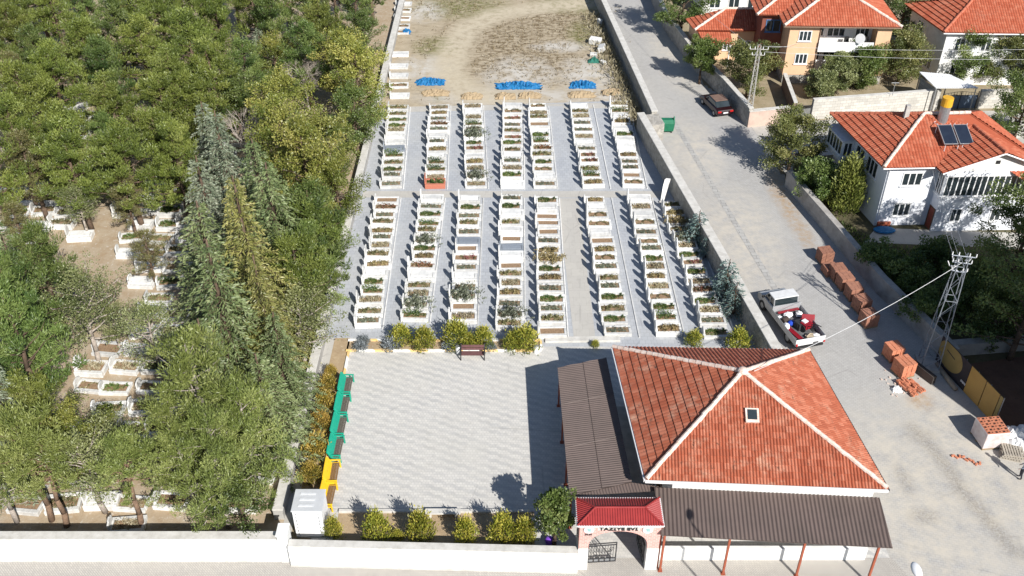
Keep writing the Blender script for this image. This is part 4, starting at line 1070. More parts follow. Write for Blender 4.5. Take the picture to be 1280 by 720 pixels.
# ------------------------------------------------------------------ white cabin, benches, pots
p0, p1 = A(371, 672), A(407, 671); cw = p1.x - p0.x
cab = thing('cabin', 'white panel cabin with ribbed grey roof at the wall corner', 'cabin', ((p0.x + p1.x) / 2, p0.y + .75, 0))
hc = 2.15
MB().bb(p0.x, p1.x, p0.y, p0.y + 1.5, .08, hc).build('cabin_body', M('cabin_panel', (.80, .80, .80), (.77, .77, .78), 1, .5), cab, bevel=.02)
MB().bb(p0.x - .05, p1.x + .05, p0.y - .05, p0.y + 1.55, hc + .002, hc + .09).build('cabin_roof', M('cabin_roof_sheet', (.52, .53, .54), (.46, .47, .48), 2, .5), cab, bevel=.02)
b = MB()
for k in range(3): b.bb(p0.x + .3, p0.x + cw - .45, p0.y + .28 + k * .42, p0.y + .42 + k * .42, hc + .092, hc + .12)
b.build('roof_rib', M('cabin_roof_rib', (.66, .67, .68)), cab)
b = MB()
for x_ in (p0.x + .18, p1.x - .18):
    for k in range(7): b.bb(x_ - .02, x_ + .02, p0.y - .02, p0.y - .003, .25 + k * .27, .40 + k * .27)
b.build('corner_rivets', metalgrey, cab)
MB().bb(p0.x + .05, p1.x - .05, p0.y - .03, p0.y - .003, .02, .12).build('skid', metalgrey, cab)

def bench_proto(frame, slat, name, backslat=False):
    """faces +y in its own frame, long axis x"""
    t = thing(name, 'bench', 'bench'); L = 1.55; slat2 = slat
    for s in (-1, 1):
        b = MB(); x = s * L / 2
        b.extr([V(x, -.30, 0), V(x, -.20, 0), V(x, -.14, .40), V(x, -.42, .88), V(x, -.52, .88), V(x, -.27, .4)], (s * .07, 0, 0))
        b.extr([V(x, .24, 0), V(x, .33, 0), V(x, .30, .62), V(x, .22, .62)], (s * .07, 0, 0))
        b.extr([V(x, -.26, .36), V(x, .26, .36), V(x, .26, .43), V(x, -.26, .43)], (s * .07, 0, 0))
        b.extr([V(x, -.28, .60), V(x, .33, .60), V(x, .33, .66), V(x, -.28, .66)], (s * .09, 0, 0))
        b.build('side_frame', frame, t, bevel=.01)
    for k in range(4):
        MB().bb(-L / 2 + .003, L / 2 - .003, -.18 + k * .115, -.08 + k * .115, .41, .45).build('seat_slat', slat, t, bevel=.006)
    if backslat:
        for k in range(2): MB().extr([V(-L / 2 + .003, -.21 - k * .055, .52 + k * .2), V(L / 2 - .003, -.21 - k * .055, .52 + k * .2), V(L / 2 - .003, -.245 - k * .055, .68 + k * .2), V(-L / 2 + .003, -.245 - k * .055, .68 + k * .2)], (0, -.03, 0)).build('back_slat', slat, t)
    else:
        MB().extr([V(-L / 2 + .003, -.16, .45), V(L / 2 - .003, -.16, .45), V(L / 2 - .003, -.46, .93), V(-L / 2 + .003, -.46, .93)], (0, -.06, 0)).build('backrest', frame, t, bevel=.01)
    return t
mgreen = M('green_bench_paint', (.015, .34, .22), (.012, .29, .19), 3, .45); myel = M('yellow_bench_paint', (.80, .50, .02), (.72, .43, .02), 3, .45)
bs = M('weathered_slats', (.14, .12, .10), (.09, .075, .06), 9, .8); bs2 = M('brown_slats', (.24, .14, .06), (.17, .10, .045), 9, .8)
bg_, by_, bb_ = bench_proto(mgreen, bs, 'green_bench'), bench_proto(myel, bs2, 'yellow_bench'), bench_proto(blackiron, M('purple_brown_slats', (.16, .075, .075), (.11, .055, .055), 6, .6), 'brown_bench', True)
bu = set()
bx = xp0 - .12
ys = [A(640, py).y for py in (488, 513, 539, 566, 597, 626)]
for k in range(6):
    pr = bg_ if k < 4 else by_
    lab = ('green bench with dark slats, farthest from the white cabin', 'green bench with dark slats, second from the grave end', 'green bench with dark slats, third from the grave end', 'green bench with dark slats, touching the yellow bench',
           'yellow bench with brown slats, touching the green bench', 'yellow bench with brown slats, nearest the white cabin')[k]
    xx = A((437, 433, 429, 425, 420, 415)[k], (488, 513, 539, 566, 597, 626)[k]).x
    place(pr, bu, (xx - .1, ys[k], 0), R(-90) + random.uniform(-.03, .03), 1.0, lab, 'bench', 'benches along the paved yard')
p = A(591, 447); place(bb_, bu, (p.x, p.y, 0), R(180), .98, 'brown slatted bench on black frame before the flower bed', 'bench')
p = A(573, 441)
t = thing('litter_bin', 'small white bin at the left end of the brown bench', 'bin', (p.x, p.y, 0))
MB().tube(p, p + V(0, 0, .55), .17, .2, 12).build('bin_body', whitepaint, t); MB().tube(p + V(0, 0, .552), p + V(0, 0, .6), .21, .17, 12).build('lid', metalgrey, t)
p = A(670, 441)
t = thing('litter_bin', 'small white bin at the right corner of the flower bed', 'bin', (p.x, p.y, 0))
MB().tube(p, p + V(0, 0, .6), .16, .18, 12).build('bin_body', whitepaint, t); MB().tube(p + V(0, 0, .602), p + V(0, 0, .65), .19, .15, 12).build('lid', metalgrey, t)
p = A(687, 680)
t = thing('flower_pot', 'purple flower pot bag at the foot of the young green tree', 'flower pot', (p.x - .05, p.y, 0))
MB().tube(p, p + V(0, 0, .34), .2, .27, 14).build('pot', M('purple_plastic', (.20, .06, .55), (.16, .05, .45), 3, .4), t, smooth=False)
b = MB(); b.ball(p + V(0, 0, .38), (.25, .25, .12)); b.build('pot_bag', M('purple_wrap', (.26, .10, .62), (.2, .07, .5), 4, .35), t)
# low stone seat before the front shrubs
p, q = A(532, 645), A(576, 645)
t = thing('stone_seat', 'low pale slab seat between the front shrubs', 'bench', ((p.x + q.x) / 2, p.y, 0))
MB().bb(p.x, q.x, p.y - .2, p.y + .2, .34, .42).build('seat', coping, t, bevel=.01)
for x_ in (p.x + .2, q.x - .35): MB().bb(x_, x_ + .15, p.y - .15, p.y + .15, 0, .338).build('leg', coping, t)
# leaning white stone by the lane wall
p = A(829, 246)
t = thing('leaning_slab', 'tall white stone slab leaning against the lane wall', 'slab', (p.x, p.y, 0))
MB().extr([p + V(-.35, -.9, 0), p + V(-.15, -.9, 0), p + V(.25, -.1, 1.15), p + V(.35, .1, 1.6), p + V(.0, .1, 1.65), p + V(-.15, -.2, 1.1)], (.16, .18, 0)).build('slab_body', marble, t)
MB().ball(p + V(-.25, -.9, .08), (.25, .2, .1)).build('footing', concrete, t)

# ------------------------------------------------------------------ blue sheets and fresh graves in the lot
mblue = M('blue_plastic', (.008, .11, .29), (.02, .18, .38), 5, .6, .5)
mdirt = earthmat('mound_soil', (.40, .31, .20), (.33, .25, .155), (.24, .17, .10), 2.5)
def heap(cx_, cy_, lx, ly, h, mat, name, label, cat, seed, group=None, rough=.35, flat=False):
    random.seed(seed); nx, ny = max(8, int(lx / .14)), max(6, int(ly / .14)); b = MB(); vs = []
    hm = {}
    for j in range(ny + 1):
        for i in range(nx + 1):
            a, c_ = i / nx * 2 - 1, j / ny * 2 - 1; r_ = max(0, 1 - (abs(a) ** 2.6 + abs(c_) ** 2.2)) ** .5
            edge = 1 + random.uniform(-.12, .12)
            vs.append((cx_ + a * lx / 2 * edge, cy_ + c_ * ly / 2 * edge, .012 + h * r_ * (1 - rough + random.random() * rough * 1.6)))
    fs = [(j * (nx + 1) + i, j * (nx + 1) + i + 1, (j + 1) * (nx + 1) + i + 1, (j + 1) * (nx + 1) + i) for j in range(ny) for i in range(nx)]
    b.add(vs, fs); o = b.build(name, mat, origin=(cx_, cy_, 0)); tag(o, label, cat, group); return o
for k, (px, py, wpx, lab) in enumerate(((538, 103, 36, 'crumpled blue plastic sheet left of the three by the grave rows'), (648, 108, 56, 'longest crumpled blue plastic sheet at the middle mound'), (728, 107, 32, 'crumpled blue plastic sheet at the mound nearest the lane wall'), (508, 41, 11, 'small far blue plastic sheet among the lot edge graves'))):
    p = A(px, py); L = wpx / F * (p.y * CP + H * SP)
    heap(p.x, p.y, L, 1.5 if k < 3 else .9, .35, mblue, 'blue_sheet', lab, 'plastic sheet', 40 + k, 'blue sheets on the vacant lot', .9)
for k, (px, py, wpx) in enumerate(((545, 117, 34), (632, 121, 26), (662, 120, 28), (727, 119, 34), (765, 116, 26), (590, 121, 26))):
    p = A(px, py); L = wpx / F * (p.y * CP + H * SP)
    heap(p.x, p.y, L, 1.3, .38, mdirt, 'earth_mound', ('long earth mound before the left blue sheet', 'earth mound before the middle blue sheet, left half', 'earth mound before the middle blue sheet, right half', 'earth mound before the right blue sheet', 'earth mound touching the lane wall weeds', 'flat earth mound between the left and middle sheets')[k], 'earth mound', 60 + k, 'fresh earth mounds behind the graves', .35)
random.seed(70)
for k, (px, py, s, lab) in enumerate(((744, 55, 1.3, 'big white stone slab dumped in the lot by the lane wall'), (752, 64, 1.2, 'tilted white stone slab beside the biggest dumped one'), (742, 71, .8, 'upright white stone block in the dumped pile'), (749, 33, .6, 'narrow white stone post standing far up the lane wall'), (754, 80, .7, 'small pale stone at the near end of the dumped pile'))):
    p = A(px, py); m_ = Matrix.Rotation(random.uniform(0, 3), 3, 'Z') @ Matrix.Rotation(random.uniform(-.4, .4), 3, 'X')
    o = MB().box((p.x, p.y, .28 * s), (s, s * .6, s * .5 if k != 3 else 1.4), m=m_).build('stone_slab', marble, bevel=.04); tag(o, lab, 'stone slab', 'dumped stones in the lot')
p = A(742, 77); o = heap(p.x, p.y, 1.2, .9, .4, M('green_sack_plastic', (.03, .16, .12)), 'sack', 'dark green sack lying by the dumped white stones', 'sack', 81, None, .7)

# ------------------------------------------------------------------ green waste bin on the lane
p = A(832, 164)
t = thing('waste_container', 'green domed waste container by the lane wall ledge', 'waste bin', (p.x, p.y, 0))
mg2 = M('green_container', (.02, .17, .09), (.015, .13, .07), 3, .5)
MB().extr([p + V(-.65, -.42, .18), p + V(.65, -.42, .18), p + V(.72, -.5, 1.05), p + V(-.72, -.5, 1.05)], (0, .95, 0)).build('bin_body', mg2, t, bevel=.03)
for s in (-1, 1): MB().extr([p + V(s * .72, -.5, 1.05), p + V(s * .72, .45, 1.05), p + V(s * .72, 0, 1.55)], (-s * .09, 0, 0)).build('side_cheek', mg2, t)
MB().extr([p + V(-.6, -.48, 1.06), p + V(-.6, .43, 1.06), p + V(-.6, .25, 1.28), p + V(-.6, -.25, 1.28)], (1.2, 0, 0)).build('lid', mg2, t)
for sx in (-.5, .5):
    for sy in (-.3, .3): MB().tube(p + V(sx - .04, sy, .1), p + V(sx + .04, sy, .1), .1, .1, 10).build('wheel', dark, t)

# ------------------------------------------------------------------ vehicles
def wheel(parent, x, y, r, w_, local=True, s=1):
    t_ = MB().tube((x - w_ / 2, y, r), (x + w_ / 2, y, r), r, r, 18).build('wheel', dark, parent, local=True)
    MB().tube((x + s * w_ / 2, y, r), (x + s * (w_ / 2 + .02), y, r), r * .6, r * .5, 12).build('rim', metalgrey, t_, local=True)
def headed(name, label, cat, rear, front):
    d = front - rear; return thing(name, label, cat, ((rear.x + front.x) / 2, (rear.y + front.y) / 2, 0), math.atan2(d.y, d.x) - math.pi / 2)
silver = M('silver_paint', (.46, .47, .48), (.40, .41, .42), 2, .3, 0, 0, .5, .25)
white_b = M('truck_white', (.66, .66, .66), (.58, .58, .58), 3, .45, grime=.3)
bedgrey = M('bed_floor', (.16, .16, .165), (.10, .10, .10), 4, .7, grime=.4)
rear = A(1012, 433, .45); 
tr_ = headed('pickup_truck', 'silver white pickup loaded with red machinery and sacks, parked on the lane', 'pickup truck', V(rear.x, rear.y), V(rear.x - 1.55, rear.y + 5.9)); tr_.scale = (1.1, 1.1, 1.08)
L2 = 2.62; W2 = .98
b = MB()   # cab: lower body with bonnet
b.extr([V(-.92, .55, .45), V(-.92, L2, .45), V(-.92, L2 + .05, .78), V(-.92, L2 - .1, .98), V(-.92, 1.75, 1.12), V(-.92, .55, 1.12)], (1.84, 0, 0))
b.build('cab_body', silver, tr_, local=True, bevel=.05)
b = MB(); b.extr([V(-.82, .62, 1.122), V(-.82, 1.85, 1.122), V(-.82, 1.4, 1.66), V(-.82, .72, 1.66)], (1.64, 0, 0)); gh = b.build('cab_glass', glass, tr_, local=True)
b = MB(); b.extr([V(-.86, 1.45, 1.662), V(.86, 1.45, 1.662), V(.86, .64, 1.662), V(-.86, .64, 1.662)], (0, 0, .07)); b.build('roof', white_b, tr_, local=True, bevel=.03)
b = MB()
for s in (-1, 1):
    b.tube((s * .82, .64, 1.12), (s * .82, .72, 1.68), .045, .04, 5); b.tube((s * .83, 1.85, 1.12), (s * .83, 1.42, 1.68), .045, .04, 5); b.tube((s * .84, 1.15, 1.12), (s * .84, 1.12, 1.68), .035, .035, 5)
b.build('pillars', silver, tr_, local=True)
for s in (-1, 1):
    m_ = MB().box((s * 1.04, 1.72, 1.22), (.18, .08, .2)).build('wing_mirror', dark, tr_, local=True, bevel=.02)
    MB().tube((s * .6, L2 + .03, .74), (s * .6, L2 + .06, .74), .13, .13, 12).build('headlight', glass, tr_, local=True)
    MB().bb(s * 1.0 - .015, s * 1.0 + .015, -2.7, .5, .62, 1.08).build('bed_side', silver, tr_, local=True, bevel=.012)
    MB().bb(s * .93 - .05, s * .93 + .05, -2.82, -2.76, .62, .78).build('tail_light', M('red_lens', (.5, .02, .02), None, 2, .2), tr_, local=True)
MB().bb(-.985, .985, -2.7, .5, .6, .66).build('bed_floor', bedgrey, tr_, local=True)
MB().bb(-.985, .985, .46, .5, .664, 1.3).build('bed_headboard', silver, tr_, local=True)
MB().bb(-1.0, 1.0, -2.75, -2.71, .58, 1.08).build('tailgate', white_b, tr_, local=True, bevel=.012)
MB().bb(-.9, .9, -2.8, -2.6, .38, .52).build('bumper', dark, tr_, local=True)
MB().bb(.2, .55, -2.765, -2.752, .62, .72).build('plate', blackiron, tr_, local=True)
MB().bb(-.4, .4, -2.6, 2.4, .36, .56).build('chassis', dark, tr_, local=True)
for s in (-1, 1):
    wheel(tr_, s * .82, 1.85, .36, .24, s=s); wheel(tr_, s * .8, -1.6, .36, .26, s=s)
tm = Matrix.Translation(tr_.location) @ Matrix.Rotation(tr_.rotation_euler.z, 4, 'Z') @ Matrix.Diagonal((1.1, 1.1, 1.08, 1))
def cargo(name, label, cat, parts, at, rz=0.0, group=None):
    """something lying on the truck bed: parts = (part name, MB, material)"""
    w_ = tm @ Vector(at); t_ = thing(name, label, cat, w_, tr_.rotation_euler.z + rz, group)
    t_.scale = (1.1, 1.1, 1.08)
    for n_, mb, mt in parts: mb.build(n_, mt, t_, local=True)
    return t_
mred = M('machine_red', (.27, .012, .022), (.20, .01, .018), 3, .4); mwht = M('sack_white', (.80, .80, .79), (.7, .7, .7), 6, .8)
b1 = MB(); b1.box((0, 0, .42), (.62, .5, .34)); b1.box((.05, .4, .36), (.4, .4, .2))
b2 = MB(); b2.tube((-.35, 0, .26), (-.25, 0, .26), .26, .26, 14); b2.tube((.25, 0, .26), (.35, 0, .26), .26, .26, 14)
b3 = MB(); b3.path([(.15, -.2, .5), (.2, -.6, .75), (.2, -.95, .82)], .03); b3.path([(-.15, -.2, .5), (-.2, -.6, .75), (-.2, -.95, .82)], .03)
b4 = MB(); b4.box((0, .15, .62), (.34, .3, .08))
cargo('tiller', 'red two wheeled tiller machine standing on the truck bed', 'machine', [('engine_cover', b1, mred), ('tyres', b2, dark), ('handlebars', b3, blackiron), ('engine_top', b4, whitepaint)], (.32, -1.5, .66), .35)
cargo('panel', 'dark red panel leaning out over the right truck side', 'panel', [('panel_face', MB().box((0, 0, .42), (.8, .05, .62), m=Matrix.Rotation(-.5, 3, 'X')), mred), ('panel_rim', MB().box((0, .04, .12), (.84, .06, .06)), blackiron)], (.72, -1.0, .66), -.35)
for k, (x_, y_, s_, lab) in enumerate(((-.1, .02, .9, 'white sack at the front of the truck bed'), (.62, -.1, .75, 'white sack in the front right bed corner'), (-.72, -1.0, .8, 'white sack against the left truck side'), (.6, -2.35, .75, 'white sack by the tailgate'), (-.78, -.2, .7, 'white sack in the front left bed corner'))):
    bb = MB().ball((0, 0, .14), (.36 * s_, .27 * s_, .17), 12, 6)
    random.seed(k)
    for v_ in bb.v: v_ += Vector((random.gauss(0, .03), random.gauss(0, .03), random.gauss(0, .02)))
    cargo('sack', lab, 'sack', [('sack_body', bb, mwht)], (x_, y_, .662), k * .7, 'sacks on the truck bed')
cargo('plank', 'long red board lying along the left of the truck bed', 'board', [('board', MB().box((0, 0, .05), (.3, 1.5, .06)), mred)], (-.5, -1.75, .665), .2)
cargo('plank', 'red board lying across behind the truck cab', 'board', [('board', MB().box((0, 0, .05), (1.5, .16, .07)), mred)], (.05, .3, .84), .06)
bb = MB().ball((0, 0, .18), (.26, .2, .18), 10, 6); cargo('jacket', 'bright blue bundle of cloth beside the tiller', 'bundle', [('bundle', bb, M('blue_cloth', (.02, .07, .5), (.015, .05, .35), 5, .8))], (-.32, -.85, .665))
bb = MB().tube((-.22, 0, .22), (.22, 0, .22), .2, .2, 14); cargo('motor', 'dark brown motor drum at the left side of the bed', 'motor', [('drum', bb, M('motor_brown', (.06, .045, .04))), ('shaft', MB().tube((.22, 0, .22), (.36, 0, .22), .05, .05), metalgrey)], (-.62, -.5, .665), .4)
cargo('engine_block', 'black engine block in the middle of the bed', 'engine', [('block', MB().box((0, 0, .28), (.42, .55, .5)), blackiron), ('pulley', MB().tube((-.24, 0, .3), (-.21, 0, .3), .17, .17, 12), dark)], (-.02, -1.25, .665), .2)
b = MB(); b.box((0, 0, .12), (.6, .36, .12)); b.path([(-.3, 0, .2), (0, .1, .3), (.3, 0, .2)], .03)
cargo('scrap_tools', 'beige metal tool frame near the tailgate', 'tool', [('frame', b, M('beige_metal', (.5, .42, .3), None, 5))], (.25, -2.3, .665), .1)

# dark red car up the lane
cr_ = headed('parked_car', 'dark red car parked in the shade by the lane wall', 'car', V(20.4, 86.0), V(19.3, 89.9))
mcar = M('dark_red_paint', (.022, .005, .007), (.016, .004, .006), 2, .25, 0, 0, .6)
b = MB(); b.extr([V(-.85, -2.05, .35), V(-.85, 2.05, .35), V(-.85, 2.1, .62), V(-.85, 1.1, .92), V(-.85, -1.5, .95), V(-.85, -2.08, .86)], (1.7, 0, 0)); b.build('body', mcar, cr_, local=True, bevel=.08)
b = MB(); b.extr([V(-.74, -1.55, .94), V(-.74, 1.05, .92), V(-.74, .35, 1.38), V(-.74, -1.15, 1.38)], (1.48, 0, 0)); b.build('windows', glass, cr_, local=True, bevel=.05)
MB().bb(-.66, .66, -1.1, .3, 1.382, 1.43).build('roof', M('car_roof', (.2, .13, .1), (.16, .1, .08)), cr_, local=True, bevel=.03)
for s in (-1, 1):
    wheel(cr_, s * .76, 1.3, .31, .2, s=s); wheel(cr_, s * .76, -1.3, .31, .2, s=s)
    MB().box((s * .62, -2.08, .74), (.34, .05, .16)).build('tail_light', M('red_lens', (.5, .02, .02)), cr_, local=True)
    MB().box((s * .9, .7, .95), (.14, .1, .12)).build('wing_mirror', mcar, cr_, local=True)
MB().box((0, -2.1, .62), (.5, .03, .13)).build('plate', whitepaint, cr_, local=True)

# ------------------------------------------------------------------ bricks
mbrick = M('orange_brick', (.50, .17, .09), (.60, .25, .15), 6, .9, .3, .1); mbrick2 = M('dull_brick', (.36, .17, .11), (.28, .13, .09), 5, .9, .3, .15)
def brick_stack(mat, seed, nx=3, ny=6, nz=5):
    random.seed(seed); t = thing('brick_pallet', 'stack', 'brick stack')
    b = MB()
    for k in range(3): b.bb(-.5, .5, -.5 + k * .44, -.38 + k * .44, 0, .09)
    b.bb(-.52, .52, -.52, .52, .092, .115); b.build('pallet', M('pallet_wood', (.32, .24, .15), (.24, .18, .11), 6, .9), t)
    b = MB()
    for k in range(nz):
        for i in range(nx):
            for j in range(ny):
                b.box((-.5 + (i + .5) / nx + random.gauss(0, .006), -.5 + (j + .5) / ny + random.gauss(0, .006), .118 + (k + .5) * .19), (1.0 / nx - (.014 if seed == 2 else .03), 1.0 / ny - .008, .186))
    b.build('bricks', mat, t)
    return t
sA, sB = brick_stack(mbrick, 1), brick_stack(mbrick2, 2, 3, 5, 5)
su_ = set()
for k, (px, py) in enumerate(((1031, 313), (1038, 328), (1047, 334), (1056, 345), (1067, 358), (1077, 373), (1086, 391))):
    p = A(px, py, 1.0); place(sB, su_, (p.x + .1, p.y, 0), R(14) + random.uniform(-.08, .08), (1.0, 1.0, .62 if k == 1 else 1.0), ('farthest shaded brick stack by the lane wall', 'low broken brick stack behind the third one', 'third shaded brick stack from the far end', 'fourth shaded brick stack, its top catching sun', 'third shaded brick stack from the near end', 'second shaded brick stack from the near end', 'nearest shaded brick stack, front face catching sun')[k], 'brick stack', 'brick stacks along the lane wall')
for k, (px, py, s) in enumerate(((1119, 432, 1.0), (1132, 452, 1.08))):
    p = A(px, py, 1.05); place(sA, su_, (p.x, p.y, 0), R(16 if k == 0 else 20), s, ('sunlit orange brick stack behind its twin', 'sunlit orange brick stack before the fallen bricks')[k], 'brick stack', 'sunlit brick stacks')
random.seed(77); b = MB(); p = A(1138, 486)
pile = thing('fallen_bricks', 'collapsed row of orange bricks before the sunlit stacks', 'brick pile', (p.x, p.y, 0), R(24))
for k in range(34):
    i = k % 6; j = k // 6
    b.box((-.45 + i * .19 + random.gauss(0, .02), -.6 + j * .27 + random.gauss(0, .04), .13 + random.random() * .14), (.17, .27, .12), m=Matrix.Rotation(random.gauss(0, .12), 3, 'Z') @ Matrix.Rotation(random.gauss(.25, .15), 3, 'Y'))
b.build('bricks', mbrick, pile, local=True)
b = MB()
for k in range(40): b.box((random.gauss(0, .75), random.gauss(.75, .55), .04), (random.uniform(.04, .16), random.uniform(.04, .12), .07), random.random() * 3)
b.build('brick_rubble', mortar, pile, local=True)
p = A(1121, 488); o = heap(p.x, p.y, .7, .5, .28, mwht, 'cement_bag', 'torn white cement bag beside the fallen bricks', 'cement bag', 5, None, .6)
p = A(1152, 470); t = thing('board_stack', 'dark boards stacked on edge behind the fallen bricks', 'board', (p.x, p.y, 0), R(28))
for k in range(3): MB().box((k * .12 - .1, 0, .35), (.06, 1.9, .62)).build('board', M('dark_board', (.10, .085, .075)), t, local=True)
random.seed(78)
for k in range(9):
    px, py = 1191 + k * 4.2, 569 + k * 1.5 + random.uniform(-2, 2)
    p = A(px, py); o = MB().box((p.x, p.y, .05), (.24, .12, .09), random.uniform(0, 3)).build('brick', mbrick, bevel=.008)
    tag(o, 'loose orange brick in the broken line on the lane', 'brick', 'broken line of loose bricks')
# wrapped pallet of hollow bricks
c0 = A(1226, 562.5); c1 = A(1256, 561); c2 = A(1214, 545.5)
ux = V(c1.x - c0.x, c1.y - c0.y).normalized(); sz = (c1 - c0).length
pc = c0 + ux * sz / 2 + V(-ux.y, ux.x) * sz * .5
t = thing('hollow_brick_pallet', 'film wrapped cube of hollow orange bricks with dark painted holes on top', 'brick pallet', (pc.x, pc.y, 0), math.atan2(ux.y, ux.x) + .05)
hb = 1.3; s2 = sz / 2
mwrap = M('plastic_film', (.55, .44, .42), (.68, .62, .60), 2.5, .35, .4)
MB().bb(-s2, s2, -s2, s2, .12, hb).build('film_wrap', mwrap, t, local=True, bevel=.02)
b = MB(); holes = MB(); n_ = 6
for i in range(n_):
    for j in range(n_):
        x0, y0 = -s2 + .04 + (sz - .08) * i / n_, -s2 + .04 + (sz - .08) * j / n_; w_ = (sz - .08) / n_
        b.bb(x0 + .005, x0 + w_ - .005, y0 + .005, y0 + w_ - .005, hb + .002, hb + .03)
        if (i + j) % 2 == 0: holes.bb(x0 + .045, x0 + w_ - .045, y0 + .05, y0 + w_ - .05, hb + .031, hb + .034)
        else: holes.bb(x0 + .05, x0 + w_ - .09, y0 + .09, y0 + w_ - .07, hb + .031, hb + .034)
bk = b.build('brick_tops', mbrick, t, local=True); holes.build('holes', M('hole_shade', (.05, .02, .015)), bk, local=True)  # dark plates on the brick tops paint the shade inside the hollows
b = MB()
for k in range(3): b.bb(-s2, s2, -s2 + k * (sz - .12) / 2, -s2 + .12 + k * (sz - .12) / 2, 0, .118)
b.build('pallet', M('pallet_wood', (.32, .24, .15)), t, local=True)
# empty pallets and white tarp
p = A(1263, 571)
for k in range(3):
    t = thing('wooden_pallet', ('weathered wooden pallet on the ground under the white tarp', 'middle pallet of the small stack under the white tarp', 'topmost pallet touching the white tarp')[k], 'pallet', (p.x + k * .04, p.y + .1, .17 * k), R(-18 + 4 * k), 'pallets under the white tarp')
    b = MB()
    for i in range(8): b.bb(-.6 + i * .155, -.6 + i * .155 + .1, -.5, .5, .12, .145)
    b.build('deck_slats', M('grey_pallet', (.42, .38, .32), (.34, .30, .25), 6, .9), t, local=True)
    b = MB()
    for j in (-.45, 0, .4): b.bb(-.6, .6, j, j + .08, .0, .118)
    b.build('runners', M('grey_pallet', (.42, .38, .32)), t, local=True)
p = A(1268, 556); heap(p.x + .2, p.y + .25, 2.4, 1.9, .95, mwht, 'tarp', 'crumpled white tarp over goods at the lane edge', 'tarp', 90, None, .35)
p = A(1252, 556); heap(p.x, p.y + .9, 1.6, .7, .25, mdirt, 'rubble_heap', 'brown rubble heap behind the wrapped brick cube', 'rubble', 91, None, .6)
# ------------------------------------------------------------------ hoarding beside the lane
h0, h1 = A(1168, 452), A(1241, 531); hd_ = (h1 - h0).normalized(); hn = V(-hd_.y, hd_.x); hn = hn if hn.x > 0 else -hn
hl = (h1 - h0).length; hh = 2.25
ho = thing('hoarding', 'black and gold printed hoarding panels standing along the lane edge', 'hoarding', (h0 + h1) / 2)
mgold = M('gold_print', (.46, .28, .08), (.40, .24, .07), 1.0, .6); mblk = M('black_print', (.03, .028, .03), (.045, .04, .045), 1.5, .6); myl = M('mustard_print', (.33, .245, .09), (.28, .205, .075), 1.2, .6)
def pan(a0, a1, mat, nm, z0=.1, z1=hh, o=0.0):
    p, q = h0 + hd_ * (hl * a0 + .02), h0 + hd_ * (hl * a1 - .02)
    return MB().extr([up(p + hn * o, z0), up(q + hn * o, z0), up(q + hn * (o + .04), z0), up(p + hn * (o + .04), z0)], (0, 0, z1 - z0)).build(nm, mat, ho)
first = pan(0, .50, mblk, 'black_panel'); pan(.50, .74, mgold, 'gold_panel'); pan(.745, .95, mgold, 'gold_panel'); pan(.955, 1.0, myl, 'mustard_panel')
def disc(ac, zc, ra, rz, mat, nm, par, o=-.006, th=.003):
    pts = []
    for k in range(28):
        a = 2 * math.pi * k / 28; z = zc + rz * math.sin(a); s_ = ac + ra * math.cos(a)
        pts.append(up(h0 + hd_ * max(.03, min(hl * .47, s_)), max(.35, min(hh - .02, z))) + hn * o)
    return MB().extr(pts, hn * th).build(nm, mat, par)
disc(hl * .19, hh * .62, hl * .20, hh * .44, myl, 'print_oval', first)
p = h0 + hd_ * (hl * .12); q = h0 + hd_ * (hl * .26)
MB().extr([up(p, hh * .72) - hn * .012, up(q, hh * .66) - hn * .012, up(q, hh * .70) - hn * .012, up(p, hh * .76) - hn * .012], hn * .003).build('print_stroke', mblk, first)
b = MB()
for k in range(5):
    p = h0 + hd_ * (hl * .425 + k * .10); b.extr([up(p, .55 + k % 2 * .06) - hn * .012, up(p + hd_ * .07, .55) - hn * .012, up(p + hd_ * .07, .72) - hn * .012, up(p, .70) - hn * .012], hn * .003)
b.build('print_letters', whitepaint, first)
b = MB()
for k in range(6):
    p = h0 + hd_ * (hl * k / 5.0) + hn * .09; b.tube(p, up(p, hh), .035, .035, 5)
b.tube(up(h0 + hn * .09, hh * .9), up(h1 + hn * .09, hh * .9), .03, .03, 5); b.tube(up(h0 + hn * .09, .5), up(h1 + hn * .09, .5), .03, .03, 5)
b.build('support_frame', metalgrey, ho)
p, q = A(1170, 457), A(1194, 489)
o = MB().tube(up(p, .16), up(q, .16), .16, .15, 10).build('pipe', M('tan_pipe', (.34, .28, .2), (.26, .21, .16), 3, .8), smooth=True); tag(o, 'tan pipe lying at the foot of the black hoarding panel', 'pipe')

